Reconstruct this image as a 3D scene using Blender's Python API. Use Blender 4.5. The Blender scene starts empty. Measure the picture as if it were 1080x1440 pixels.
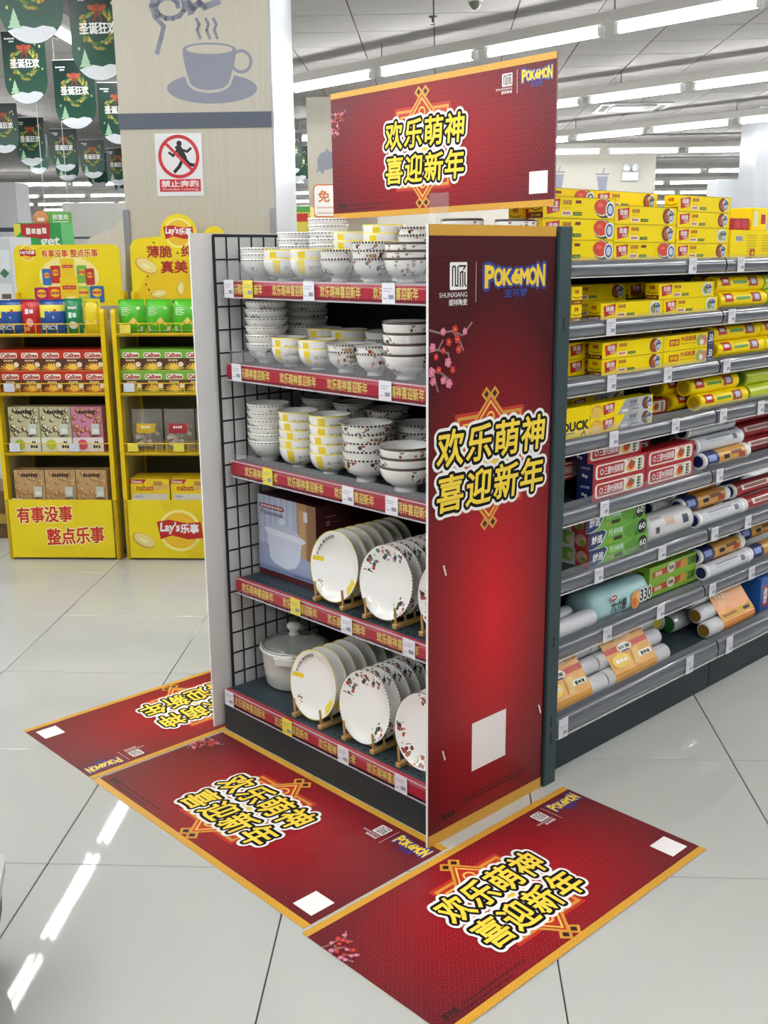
import bpy, bmesh, math, random
from mathutils import Matrix, Vector
random.seed(7)
PI = math.pi
SC = bpy.context.scene
COL = SC.collection
# ---------------------------------------------------------------- camera (fitted to the photograph, 1080x1440, metres)
# world: origin = floor corner of the red side board, X along the aisle shelf run, Y along the bowl display, Z up
FPX = 1479.45
CAM = Vector((-1.677, -1.634, 1.434))
YAW, PIT, ROL = math.radians(46.645), math.radians(13.755), math.radians(0.524)
_f = Vector((math.cos(YAW)*math.cos(PIT), math.sin(YAW)*math.cos(PIT), -math.sin(PIT)))
_r = Vector((math.sin(YAW), -math.cos(YAW), 0))
_d = _f.cross(_r)
CR = math.cos(ROL)*_r + math.sin(ROL)*_d
CD = -math.sin(ROL)*_r + math.cos(ROL)*_d
cam_data = bpy.data.cameras.new('camera')
cam_data.sensor_fit = 'HORIZONTAL'; cam_data.sensor_width = 36; cam_data.lens = FPX/1080*36
cam_data.clip_start = 0.05; cam_data.clip_end = 200
cam = bpy.data.objects.new('camera', cam_data); COL.objects.link(cam)
cam.matrix_world = Matrix.Translation(CAM) @ Matrix((CR, -CD, -_f)).transposed().to_4x4()
SC.camera = cam
# ---------------------------------------------------------------- world, exposure (the light comes from the ceiling tubes)
w = bpy.data.worlds.new('world'); SC.world = w; w.use_nodes = True
w.node_tree.nodes['Background'].inputs[0].default_value = (.9, .95, 1, 1)
w.node_tree.nodes['Background'].inputs[1].default_value = 0.25
SC.view_settings.view_transform = 'Standard'; SC.view_settings.look = 'None'
SC.view_settings.gamma = 1; SC.view_settings.use_curve_mapping = False
SC.view_settings.exposure = 1.56
TUBE_POWER = 16.5
# ---------------------------------------------------------------- pixel helpers: a pixel gives a direction, a known surface the distance
def ray(px, py): return _f + CR*((px-540)/FPX) + CD*((py-720)/FPX)
def on_z(px, py, z=0):
    d = ray(px, py); return CAM + d*((z-CAM.z)/d.z)
def gx(px, y, z):          # x of the point at given y, z seen in pixel column px
    w_ = CR - _f*((px-540)/FPX)
    return CAM.x - (w_.y*(y-CAM.y) + w_.z*(z-CAM.z))/w_.x
def gy(px, x, z):
    w_ = CR - _f*((px-540)/FPX)
    return CAM.y - (w_.x*(x-CAM.x) + w_.z*(z-CAM.z))/w_.y
TA = math.radians(-46.405)   # floor tiles, pillar and snack racks stand at this angle
CA, SA = math.cos(TA), math.sin(TA)
def UV(u, v, z=0): return Vector((u*CA - v*SA, u*SA + v*CA, z))
def toUV(p): return Vector((p[0]*CA + p[1]*SA, -p[0]*SA + p[1]*CA, p[2]))
def on_v(px, py, v):
    d = toUV(ray(px, py)); c = toUV(CAM); return c + d*((v-c.y)/d.y)
# ---------------------------------------------------------------- materials
MATS = {}
def lin(h):
    h = h.lstrip('#'); o = []
    for i in (0, 2, 4):
        c = int(h[i:i+2], 16)/255; o.append(c/12.92 if c <= .04045 else ((c+.055)/1.055)**2.4)
    return (*o, 1)
class G:
    """tiny node graph helper"""
    def __init__(s, name):
        s.m = bpy.data.materials.new(name); s.m.use_nodes = True
        s.t = s.m.node_tree; s.N = s.t.nodes; s.L = s.t.links
        s.b = s.N['Principled BSDF']
    def put(s, sock, v):
        if isinstance(v, bpy.types.NodeSocket): s.L.new(v, sock)
        elif v is not None: sock.default_value = v
    def math(s, op, a, b=None, c=None):
        n = s.N.new('ShaderNodeMath'); n.operation = op
        for i, v in enumerate((a, b, c)):
            if v is not None: s.put(n.inputs[i], v)
        return n.outputs[0]
    def mix(s, f, a, b):
        n = s.N.new('ShaderNodeMix'); n.data_type = 'RGBA'
        s.put(n.inputs[0], f); s.put(n.inputs[6], a); s.put(n.inputs[7], b); return n.outputs[2]
    def co(s, kind='Object'):
        n = s.N.new('ShaderNodeTexCoord'); return n.outputs[kind]
    def xyz(s, v):
        n = s.N.new('ShaderNodeSeparateXYZ'); s.put(n.inputs[0], v); return n.outputs
    def vec(s, x, y, z=0.0):
        n = s.N.new('ShaderNodeCombineXYZ')
        for i, q in enumerate((x, y, z)): s.put(n.inputs[i], q)
        return n.outputs[0]
    def noise(s, v, sc, det=2, rough=.5):
        n = s.N.new('ShaderNodeTexNoise'); s.put(n.inputs['Vector'], v); n.inputs['Scale'].default_value = sc
        n.inputs['Detail'].default_value = det; n.inputs['Roughness'].default_value = rough; return n.outputs[0]
    def vor(s, v, sc):
        n = s.N.new('ShaderNodeTexVoronoi'); s.put(n.inputs['Vector'], v); n.inputs['Scale'].default_value = sc
        return n.outputs['Distance'], n.outputs['Color']
    def ramp(s, f, stops, const=False):
        n = s.N.new('ShaderNodeValToRGB'); s.put(n.inputs[0], f); r = n.color_ramp
        if const: r.interpolation = 'CONSTANT'
        while len(r.elements) < len(stops): r.elements.new(.5)
        for e, (p, c) in zip(r.elements, stops): e.position = p; e.color = c if len(c) == 4 else (*c, 1)
        return n.outputs[0]
    def band(s, v, lo, hi): return s.math('MULTIPLY', s.math('GREATER_THAN', v, lo), s.math('LESS_THAN', v, hi))
    def set(s, **k):
        for q, v in k.items(): s.put(s.b.inputs[q.replace('_', ' ')], v)
        return s.m
    def bump(s, h, st=.2, dist=.01):
        n = s.N.new('ShaderNodeBump'); s.put(n.inputs['Height'], h); n.inputs['Strength'].default_value = st
        n.inputs['Distance'].default_value = dist; s.L.new(n.outputs[0], s.b.inputs['Normal'])
def K(h, r=.5, metal=0.0, var=0.0, spec=.5, emit=0, alpha=1):
    key = (h, r, metal, var, spec, emit, alpha)
    if key in MATS: return MATS[key]
    g = G('colour_'+h); c = lin(h)
    if var:
        n = g.noise(g.co(), 18, 3); d = tuple(q*(1-var) for q in c[:3])+(1,); l = tuple(min(1, q*(1+var)) for q in c[:3])+(1,)
        g.set(Base_Color=g.mix(n, d, l))
    else: g.set(Base_Color=c)
    g.set(Roughness=r, Metallic=metal); g.b.inputs['Specular IOR Level'].default_value = spec
    if emit: g.set(Emission_Color=c, Emission_Strength=emit)
    if alpha < 1: g.set(Alpha=alpha)
    MATS[key] = g.m; return g.m
# ---------------------------------------------------------------- lettering: outlines of the built-in font, triangulated once
TX = {}
def glyphs(txt, bold=0.0, res=2):
    key = (txt, bold)
    if key not in TX:
        c = bpy.data.curves.new('lettering', 'FONT'); c.body = txt; c.resolution_u = res; c.fill_mode = 'FRONT'
        o = bpy.data.objects.new('lettering', c); COL.objects.link(o)
        def ev():
            dg = bpy.context.evaluated_depsgraph_get(); e = o.evaluated_get(dg); m = e.to_mesh()
            r = ([v.co.copy() for v in m.vertices], [tuple(p.vertices) for p in m.polygons]); e.to_mesh_clear(); return r
        v0, f0 = ev()
        bb = (min(v.x for v in v0), max(v.x for v in v0), min(v.y for v in v0), max(v.y for v in v0))
        if bold >= .07:      # wide outline: the glyph repeated on rings around itself
            v1, f1 = [], []
            for rad, cnt in ((bold*.5, 8), (bold, 24)):
                for i in range(cnt):
                    t = 2*PI*i/cnt; b_ = len(v1)
                    v1 += [Vector((v.x+rad*math.cos(t), v.y+rad*math.sin(t), 1.6e-6*(i+(8 if cnt > 8 else 0)))) for v in v0]; f1 += [tuple(q+b_ for q in f) for f in f0]
            v0, f0 = v1, f1
        elif bold:
            c.bevel_depth = bold; c.bevel_resolution = 0; v0, f0 = ev()
            v0 = [Vector((v.x, v.y, v.z*3e-4)) for v in v0]
        bpy.data.objects.remove(o); bpy.data.curves.remove(c)
        TX[key] = (v0, f0, bb)
    return TX[key]
# ---------------------------------------------------------------- mesh builder
def frame(o, ux, uy):
    ux = Vector(ux); uy = Vector(uy); n = ux.cross(uy)
    M = Matrix((ux, uy, n)).transposed().to_4x4(); M.translation = Vector(o); return M
class MB:
    def __init__(s): s.v = []; s.f = []; s.m = []; s.sm = []; s.mats = []; s.F = Matrix(); s.k = 1; s.M = None
    def mi(s, mat):
        if mat not in s.mats: s.mats.append(mat)
        return s.mats.index(mat)
    def add(s, vs, fs, mat, smooth=False, M=None):
        b = len(s.v); i = s.mi(mat)
        for v in vs:
            v = Vector(v)
            if M is not None: v = M @ v
            if s.M is not None: v = s.M @ v
            s.v.append(v)
        for f in fs: s.f.append([q+b for q in f]); s.m.append(i); s.sm.append(smooth)
        return s
    def box(s, x0, y0, z0, x1, y1, z1, mat, M=None, bev=0):
        if x0 > x1: x0, x1 = x1, x0
        if y0 > y1: y0, y1 = y1, y0
        if z0 > z1: z0, z1 = z1, z0
        if bev:   # chamfered along all edges
            b = min(bev, (x1-x0)/2.1, (y1-y0)/2.1, (z1-z0)/2.1); bm = bmesh.new()
            bmesh.ops.create_cube(bm, size=1)
            for v in bm.verts:
                v.co = Vector(((x0+x1)/2+v.co.x*(x1-x0), (y0+y1)/2+v.co.y*(y1-y0), (z0+z1)/2+v.co.z*(z1-z0)))
            bmesh.ops.bevel(bm, geom=bm.edges[:], offset=b, segments=1, affect='EDGES')
            bm.verts.index_update()
            s.add([v.co for v in bm.verts], [[v.index for v in f.verts] for f in bm.faces], mat, False, M); bm.free(); return s
        vs = [(x, y, z) for x in (x0, x1) for y in (y0, y1) for z in (z0, z1)]
        return s.add(vs, [(0, 1, 3, 2), (4, 6, 7, 5), (0, 4, 5, 1), (2, 3, 7, 6), (0, 2, 6, 4), (1, 5, 7, 3)], mat, False, M)
    def lathe(s, prof, mat, n=24, M=None, smooth=True, a0=0, sx=1, sy=1):
        vs = []; fs = []
        for r, z in prof:
            for i in range(n):
                a = a0+2*PI*i/n; vs.append((r*math.cos(a)*sx, r*math.sin(a)*sy, z))
        for j in range(len(prof)-1):
            for i in range(n):
                k = (i+1) % n; fs.append((j*n+i, j*n+k, (j+1)*n+k, (j+1)*n+i))
        return s.add(vs, fs, mat, smooth, M)
    def cyl(s, p, q, r, mat, n=10, r2=None, cap=True, smooth=True):
        p = Vector(p); q = Vector(q); d = q-p; l = d.length
        M = Matrix.Translation(p) @ d.to_track_quat('Z', 'Y').to_matrix().to_4x4()
        r2 = r if r2 is None else r2
        s.lathe([(r, 0), (r2, l)], mat, n, M, smooth)
        if cap:
            for R_, z, rev in ((r, 0, 1), (r2, l, 0)):
                vs = [(R_*math.cos(2*PI*i/n), R_*math.sin(2*PI*i/n), z) for i in range(n)]
                s.add(vs, [tuple(range(n))[::-1] if rev else tuple(range(n))], mat, False, M)
        return s
    def tube(s, pts, r, mat, n=6):
        for a, b in zip(pts, pts[1:]): s.cyl(a, b, r, mat, n)
        return s
    def prism(s, poly, z0, z1, mat, M=None, smooth=False):
        n = len(poly); vs = [(x, y, z0) for x, y in poly]+[(x, y, z1) for x, y in poly]
        fs = [tuple(range(n))[::-1], tuple(range(n, 2*n))]+[(i, (i+1) % n, n+(i+1) % n, n+i) for i in range(n)]
        return s.add(vs, fs, mat, smooth, M)
    # ---- flat print on the current face frame s.F (x right, y up, z out), each call one thin layer further out
    def on(s, o, ux, uy): s.F = frame(o, ux, uy); s.k = 1; return s
    def _p(s, vs, fs, mat):
        z = s.k*.00007; s.k += 1
        return s.add([(v[0], v[1], z+(v[2] if len(v) > 2 else 0)) for v in vs], fs, mat, False, s.F)
    def r(s, x0, y0, x1, y1, mat): return s._p([(x0, y0), (x1, y0), (x1, y1), (x0, y1)], [(0, 1, 2, 3)], mat)
    def p(s, pts, mat): return s._p(pts, [tuple(range(len(pts)))], mat)
    def g(s, x0, y0, x1, y1, mat, nx=6, ny=2):   # rectangle in small cells, so it can follow a curve
        vs = [(x0+(x1-x0)*i/nx, y0+(y1-y0)*j/ny) for j in range(ny+1) for i in range(nx+1)]
        return s._p(vs, [(j*(nx+1)+i, j*(nx+1)+i+1, (j+1)*(nx+1)+i+1, (j+1)*(nx+1)+i) for j in range(ny) for i in range(nx)], mat)
    def e(s, cx, cy, rx, ry, mat, n=20, a=0): 
        c_, s_ = math.cos(a), math.sin(a); o = []
        for i in range(n):
            x, y = rx*math.cos(2*PI*i/n), ry*math.sin(2*PI*i/n); o.append((cx+x*c_-y*s_, cy+x*s_+y*c_))
        return s.p(o, mat)
    def ring(s, cx, cy, r0, r1, mat, n=24, sy=1):
        vs = [(cx+q*math.cos(2*PI*i/n), cy+sy*q*math.sin(2*PI*i/n)) for q in (r0, r1) for i in range(n)]
        return s._p(vs, [(i, (i+1) % n, n+(i+1) % n, n+i)[::-1] for i in range(n)], mat)
    def line(s, pts, wd, mat):
        vs = []; fs = []
        for (a, b) in zip(pts, pts[1:]):
            d = Vector((b[0]-a[0], b[1]-a[1])); 
            if d.length == 0: continue
            d.normalize(); q = Vector((-d.y, d.x))*wd/2; e_ = d*wd*.35; n = len(vs)
            vs += [(a[0]-q.x-e_.x, a[1]-q.y-e_.y), (b[0]-q.x+e_.x, b[1]-q.y+e_.y), (b[0]+q.x+e_.x, b[1]+q.y+e_.y), (a[0]+q.x-e_.x, a[1]+q.y-e_.y)]
            fs.append((n, n+1, n+2, n+3))
        return s._p(vs, fs, mat)
    def t(s, x0, y0, x1, y1, txt, mat, bold=0.0, slant=0.0, rise=0.0, res=2):
        """lettering fitted into the rectangle x0..x1, y0..y1"""
        v, f, bb = glyphs(txt, bold, res); kx = (x1-x0)/(bb[1]-bb[0]); ky = (y1-y0)/(bb[3]-bb[2]); o = []
        for q in v:
            X = (q.x-bb[0])*kx; Y = (q.y-bb[2])*ky; o.append((x0+X+Y*slant, y0+Y+X*rise, q.z))
        return s._p(o, f, mat)
    def bar(s, x0, y0, x1, y1, mat, n=4, *_):
        """print too small to read: a row of little blocks"""
        w_ = (x1-x0)/n; k0 = s.k
        for i in range(n): s.k = k0; s.r(x0+w_*i+w_*.08, y0+(y1-y0)*(.12 if i % 2 else 0), x0+w_*(i+1)-w_*.12, y1-(y1-y0)*(.1 if i % 3 else 0), mat)
        return s
    def build(s, name, parent=None, loc=None, rot=None, **tags):
        me = s.mesh(name); o = bpy.data.objects.new(name, me); return put(o, parent, loc, rot, **tags)
    def mesh(s, name):
        me = bpy.data.meshes.new(name); me.from_pydata(s.v, [], s.f)
        for m in s.mats: me.materials.append(m)
        me.polygons.foreach_set('material_index', s.m); me.polygons.foreach_set('use_smooth', s.sm); me.update(); return me
def put(o, parent=None, loc=None, rot=None, label=None, cat=None, group=None, kind=None):
    if o.name not in COL.objects: COL.objects.link(o)
    if parent is not None: o.parent = parent
    if loc is not None: o.location = loc
    if rot is not None: o.rotation_euler = rot if not isinstance(rot, (int, float)) else (0, 0, rot)
    if label: o['label'] = label
    if cat: o['category'] = cat
    if group: o['group'] = group
    if kind: o['kind'] = kind
    return o
def empty(name, loc=(0, 0, 0), rot=0, **tags): return put(bpy.data.objects.new(name, None), None, loc, rot, **tags)
def inst(name, me, parent=None, loc=None, rot=None, **tags): return put(bpy.data.objects.new(name, me), parent, loc, rot, **tags)
def copy_tree(o, parent=None):
    c = o.copy(); COL.objects.link(c)
    if parent is not None: c.parent = parent
    for ch in o.children: copy_tree(ch, c)
    return c
def roundrect(x0, y0, x1, y1, r, n=5, corners=(1, 1, 1, 1)):
    o = []
    for (cx, cy, a, on) in ((x1-r, y0+r, -90, corners[0]), (x1-r, y1-r, 0, corners[1]), (x0+r, y1-r, 90, corners[2]), (x0+r, y0+r, 180, corners[3])):
        if on:
            for i in range(n+1):
                t = math.radians(a+90*i/n); o.append((cx+r*math.cos(t), cy+r*math.sin(t)))
        else: o.append((x1 if cx > (x0+x1)/2 else x0, y1 if cy > (y0+y1)/2 else y0))
    return o
# ================================================================ THE SETTING
def tile_lines(name, col, groove, size, gap, off, rough, spec=.5, bump=0):
    g = G(name); x, y, z = g.xyz(g.co())
    fx = g.math('FRACT', g.math('DIVIDE', g.math('SUBTRACT', x, off[0]), size)); fy = g.math('FRACT', g.math('DIVIDE', g.math('SUBTRACT', y, off[1]), size))
    k = gap/size/2
    def edge(q): return g.math('MAXIMUM', g.math('LESS_THAN', q, k), g.math('GREATER_THAN', q, 1-k))
    e = g.math('MAXIMUM', edge(fx), edge(fy)); n = g.noise(g.co(), 3, 4)
    base = g.mix(n, lin(col[0]), lin(col[1]))
    g.set(Base_Color=g.mix(e, base, lin(groove)), Roughness=rough); return g.m
OFFU, OFFV = 0.1945*1.4337, 0.3485*1.4337      # tile joints found in the photograph
m = tile_lines('floor_far', ('b7b9b4', 'bfc0bb'), '42423f', .6, .004, (OFFU, OFFV), .06)
floor = MB().box(-18, -14, -.06, 22, 34, -.004, m).build('floor', None, (0, 0, 0), TA, kind='structure')
g = G('porcelain_tile'); n = g.noise(g.co(), 2.2, 4); n2 = g.noise(g.co('Object'), 60, 2)
g.set(Base_Color=g.mix(n, lin('b6b8b3'), lin('c0c1bc')), Roughness=g.ramp(n2, [(.3, (.02,)*3), (.8, (.045,)*3)]))
g.b.inputs['Specular IOR Level'].default_value = .3; TILE = g.m
tm = MB().box(-.2985, -.2985, -.012, .2985, .2985, 0, TILE, bev=.0015).mesh('floor_tile')
cands = []
for i in range(-14, 14):
    for j in range(-6, 22):
        u, v = OFFU+(i+.5)*.6, OFFV+(j+.5)*.6; p = UV(u, v) - CAM
        dz = p.dot(_f)
        if dz < .4: continue
        X = 540+FPX*p.dot(CR)/dz; Y = 720+FPX*p.dot(CD)/dz
        mg = FPX*.5/dz
        if -mg < X < 1080+mg and Y < 1440+mg*1.2: cands.append((dz, u, v))
cands.sort()
for dz, u, v in cands[:290]: inst('floor_tile', tm, floor, (u, v, 0))
# ceiling of square panels in a grid
CEIL = 3.14
m = tile_lines('ceiling_far', ('938f8d', '999593'), '4c4a4a', .6, .012, (-.02, .56), .8)
ceiling = MB().box(-18, -14, CEIL+.006, 22, 34, CEIL+.1, m).build('ceiling', None, (0, 0, 0), TA, kind='structure')
g = G('mineral_panel'); n = g.noise(g.co(), 6, 4); g.set(Base_Color=g.mix(n, lin('928e8c'), lin('9c9896')), Roughness=.85); g.bump(g.noise(g.co(), 120, 2), .15, .002)
pm_ = MB().box(-.2945, -.2945, 0, .2945, .2945, .012, g.m).mesh('ceiling_panel')
cands = []
for i in range(-20, 24):
    for j in range(-4, 34):
        u, v = -.02+(i+.5)*.6, .56+(j+.5)*.6; p = UV(u, v, CEIL)-CAM; dz = p.dot(_f)
        if dz < .4: continue
        X = 540+FPX*p.dot(CR)/dz; Y = 720+FPX*p.dot(CD)/dz; mg = FPX*.42/dz
        if -mg < X < 1080+mg and -mg < Y: cands.append((dz, u, v))
cands.sort()
for dz, u, v in cands[:290]: inst('ceiling_panel', pm_, ceiling, (u, v, CEIL-.006))
# outer walls of the store
WALL = K('cfcac0', .8, var=.03)
for nm, b in (('wall_back', (-18, 33.8, 0, 22, 34, CEIL)), ('wall_front', (-18, -14, 0, 22, -13.8, CEIL)), ('wall_left', (-18, -14, 0, -17.8, 34, CEIL)), ('wall_right', (21.8, -14, 0, 22, 34, CEIL))):
    MB().box(*b, WALL).build(nm, None, (0, 0, 0), TA, kind='structure')
# ---- wood-grain pillar with grey pictograms (faces the aisle)
g = G('pale_wood_laminate'); x, y, z = g.xyz(g.co())
n = g.noise(g.vec(g.math('MULTIPLY', x, 55.), g.math('MULTIPLY', y, 55.), g.math('MULTIPLY', z, 1.2)), 1, 4, .6)
g.set(Base_Color=g.mix(n, lin('b9b2a2'), lin('cbc5b7')), Roughness=.45); LAM = g.m
g2 = G('pale_panel'); n = g2.noise(g2.co(), 3, 3); g2.set(Base_Color=g2.mix(n, lin('acafb6'), lin('b6b9bf')), Roughness=.3); PALE = g2.m
GREY = K('8d91a0', .6); STRIPE = K('565d6c', .5); ALU = K('9a9ca3', .35, .7)
VC = 3.03; UL, UR = -1.535, -.79
col = empty('pillar', UV(UL, VC), TA, kind='structure', label='square wood-grain pillar printed with a grey coffee cup and swirls', cat='pillar')
W = UR-UL
b = MB().box(0, 0, 0, W, .75, CEIL-.008, LAM); b.build('pillar_cladding', col)
MB().box(W, 0, 0, W+.012, .76, CEIL-.01, PALE).build('side_cladding', col)
def cz(px, py): q = on_v(px, py, VC); return (q.x-UL, q.z)
zc = lambda px, py: cz(px, py)
b = MB().box(-.003, -.006, cz(170, 182)[1], W+.003, 0.0, cz(170, 160)[1], STRIPE); b.box(W+.012, .0, cz(170, 182)[1], W+.015, .76, cz(170, 160)[1], K('b4bccb', .3)); b.build('stripe', col)
for sx in (-.012, W-.02): MB().box(sx, -.012, 0, sx+.032, .0, 1.66, ALU, bev=.003).build('corner_guard', col)
# pictogram: cup, saucer, steam, cake swirl
b = MB().on((0, 0, 0), (1, 0, 0), (0, 0, 1))
def P2(pts): return [cz(x_, y_) for x_, y_ in pts]
def zm(x_, y_): return (x_/2.5714, y_/2.5714)       # positions read on a 2.57x crop
def ell(cx, cy, rx, ry, t0=0, t1=360, n=40): return [zm(cx+rx*math.cos(math.radians(t0+(t1-t0)*i/n)), cy+ry*math.sin(math.radians(t0+(t1-t0)*i/n))) for i in range(n+1)]
def cup(g_): return [zm(660-g_, 178)]+[zm(660-g_+(30)*(i/8)**1.6, 178+130*i/8) for i in range(1, 9)]+ell(757, 300, 67+g_, 26+g_, 170, 10, 14)+[zm(854+g_-(30)*(i/8)**1.6, 178+130*i/8) for i in range(8, 0, -1)]+ell(757, 178, 97+g_, 24+g_, 0, -180, 16)
b.p(P2(ell(767, 320, 163, 55, 0, 351, 39)), GREY); b.p(P2(cup(10)), LAM); b.p(P2(cup(0)), GREY); b.p(P2(ell(757, 178, 84, 17, 0, 351, 39)), LAM)
cx_, cy_ = cz(*zm(872, 222)); b.ring(cx_, cy_, .04, .055, GREY)
for k_ in (718, 752, 780):
    b.line(P2([zm(k_-8, 68), zm(k_+2, 88), zm(k_-5, 108), zm(k_+6, 138)]), .014, GREY)
b.line(P2([zm(568, 190), zm(582, 140), zm(592, 95), zm(560, 60), zm(548, 20), zm(560, -20)]), .022, GREY)
b.line(P2([zm(610+34*math.cos(t)*(1+t/9), 25-28*math.sin(t)*(1+t/9)) for t in [i*.5 for i in range(0, 17)]]), .022, GREY)
b.line(P2([zm(690, 45), zm(680, 10), zm(700, 30), zm(720, 10), zm(740, 25), zm(790, 5)]), .03, GREY)
b.build('pictogram', col)
# no-running notice on the pillar
q0, q1 = on_v(222, 276, VC), on_v(283, 187, VC)
s = empty('safety_notice', UV(q0.x, VC-.001, q0.z), TA, label='white no-running safety notice with red prohibition circle on the pillar', cat='sign')
w_, h_ = q1.x-q0.x, q1.z-q0.z
MB().box(0, -.002, 0, w_, 0, h_, K('e9e9ec', .15)).build('notice_sheet', s)
b = MB().on((0, -.002, 0), (1, 0, 0), (0, 0, 1)); RED = K('c8222c', .4); WHT = K('eeeeee', .5); BLK = K('16181c', .5)
b.r(.06*w_, .07*h_, .94*w_, .27*h_, RED); b.t(.1*w_, .145*h_, .9*w_, .25*h_, '禁止奔跑', WHT, .02); b.t(.12*w_, .085*h_, .88*w_, .125*h_, 'Prohibit running', WHT)
cx_, cy_ = .5*w_, .63*h_; R_ = .44*w_
b.e(cx_+.02*w_, cy_+R_*.6, R_*.13, R_*.13, BLK)
b.line([(cx_, cy_+R_*.42), (cx_+.1*w_, cy_-.02*w_)], R_*.3, BLK); b.line([(cx_+.1*w_, cy_-.02*w_), (cx_+.0*w_, cy_-.2*w_), (cx_-.1*w_, cy_-.3*w_)], R_*.16, BLK)
b.line([(cx_+.1*w_, cy_-.02*w_), (cx_+.22*w_, cy_-.16*w_), (cx_+.34*w_, cy_-.18*w_)], R_*.16, BLK); b.line([(cx_, cy_+R_*.35), (cx_-.12*w_, cy_+.02*w_), (cx_-.2*w_, cy_+.08*w_)], R_*.12, BLK)
b.line([(cx_+.02*w_, cy_+R_*.35), (cx_+.18*w_, cy_+.1*w_), (cx_+.26*w_, cy_+.16*w_)], R_*.12, BLK)
b.ring(cx_, cy_, R_*.84, R_, RED, 32); b.line([(cx_-R_*.64, cy_+R_*.64), (cx_+R_*.64, cy_-R_*.64)], R_*.14, RED)
b.build('printed_face', s)
# ---- further pillars and wall blocks at the back
def block(name, u0, v0, u1, v1, z1, mat, stripe=None, **tags):
    o = empty(name, UV(u0, v0), TA, kind='structure', **tags)
    MB().box(0, 0, 0, u1-u0, v1-v0, z1, mat).build('cladding', o)
    if stripe: MB().box(-.004, -.006, stripe[0], u1-u0+.004, 0, stripe[1], STRIPE).build('stripe', o)
    return o
q = on_v(433, 240, 10); c2 = block('pillar', q.x, 10, q.x+.78, 10.75, CEIL-.008, LAM, (1.55, 1.62), label='far wood-grain pillar printed with a grey fish, behind the header sign', cat='pillar')
b = MB().on((-q.x, 0, 0), (1, 0, 0), (0, 0, 1)); A = lambda x_, y_: (lambda t: (t.x, t.z))(on_v(x_, y_, 10))
b.p([A(*t) for t in ((446, 225), (450, 216), (457, 213), (460, 208), (464, 214), (470, 213), (476, 220), (474, 232), (466, 237), (456, 240), (454, 246), (450, 240), (444, 243), (447, 236))], GREY); b.build('pictogram', c2)
# free-service board in front of that pillar
fo = empty('notice_board', UV(0, 9.6), TA, label='white notice board with orange border and an orange character, partly behind the header sign', cat='sign')
A = lambda x_, y_: (lambda t: (t.x, t.z))(on_v(x_, y_, 9.6))
(x0, z0), (x1, z1) = A(441, 306), A(520, 258); OR = K('c8703a', .5)
MB().prism(roundrect(x0, z0, x1, z1, .05), 0, .02, OR, frame((0, .02, 0), (1, 0, 0), (0, 0, 1))).build('board', fo)
b = MB().on((0, -.001, 0), (1, 0, 0), (0, 0, 1)); b.p(roundrect(x0+.015, z0+.015, x1-.015, z1-.015, .04), K('e8e4e0', .5))
(a0, c0), (a1, c1) = A(448, 284), A(463, 268); b.t(a0, c0, a1, c1, '免', OR, .03)
(a0, c0), (a1, c1) = A(446, 301), A(500, 290); b.r(a0, c0, a1, c0+.02, K('d5b9a6')); b.r(a0, c1-.02, a1, c1, K('d5b9a6')); b.build('printed_face', fo)
MB().box((x0+x1)/2-.02, .02, 0, (x0+x1)/2+.02, .05, z0+.1, ALU).build('post', fo)
# cream back block with drink pictograms and emergency light
uL, uR = on_v(480, 260, 16.0).x, on_v(921, 260, 16.0).x
wb = block('wall_drinks', uL, 16.0, uR, 17, CEIL-.008, K('cbc6ba', .7, var=.02), (1.5, 1.56), label='cream wall block with grey paper-cup pictograms', cat='wall')
b = MB().on((-uL, -.001, 0), (1, 0, 0), (0, 0, 1)); A = lambda x_, y_: (lambda t: (t.x, t.z))(on_v(x_, y_, 16.0))
for px_, yy in ((785, 245), (847, 248)):
    b.p([A(px_-8, yy), A(px_-5, yy+21), A(px_+5, yy+21), A(px_+8, yy)], GREY); b.line([A(px_-9, yy-3), A(px_+9, yy-3)], .025, GREY); b.line([A(px_, yy-3), A(px_+3, yy-11)], .02, GREY)
(a0, c0), (a1, c1) = A(880, 281), A(911, 271); b.t(a0, c0, a1, c1, '健康食品', K('4a4d55'), .02); b.build('pictogram', wb)
em = empty('emergency_light', UV(0, 15.97), TA, label='white twin-head emergency light on the cream back wall', cat='lamp')
b = MB(); (a0, c0), (a1, c1) = A(873, 255), A(897, 242); b.box(a0, -.06, c0, a1, .028, c1, K('d9dade', .4), bev=.01); b.build('housing', em)
for px_ in (880, 892):
    a_, c_ = A(px_, 236); MB().lathe([(0, -.07), (.05, -.06), (.07, 0), (.06, .04), (0, .06)], K('dfe2e6', .2), 12, Matrix.Translation((a_, -.09, c_)) @ Matrix.Rotation(PI/2, 4, 'X')).build('lamp_head', em)
# white blocks at the right
q = on_v(1010, 260, 12.6); b0 = block('wall_white', q.x, 12.6, q.x+.6, 13.2, on_v(1010, 252, 12.6).z, K('d7dade', .6), label='low white wall block beyond the stacked boxes', cat='wall')
q = on_v(1061, 260, 11.4); block('pillar', q.x, 11.4, q.x+.75, 12.15, CEIL-.008, PALE, label='white pillar beyond the stacked cling film boxes', cat='pillar')
# pale wall with stripe at the far left
q0, q1 = on_v(88, 300, 22), on_v(168, 300, 22)
wl = block('wall_stripe', q0.x, 22, q1.x+.4, 22.8, on_v(88, 286, 22).z, K('d3d2cc', .6), (on_v(100, 336, 22).z, on_v(100, 333, 22).z), label='pale far wall with a dark stripe behind the yellow racks', cat='wall')
q0 = on_v(25, 300, 13); block('wall_side', q0.x-4, 13, q0.x, 13.5, on_v(20, 256, 13).z, K('e6e8ec', .5), (on_v(20, 326, 13).z, on_v(20, 320, 13).z), label='pale grey wall block left of the yellow racks', cat='wall')

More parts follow.
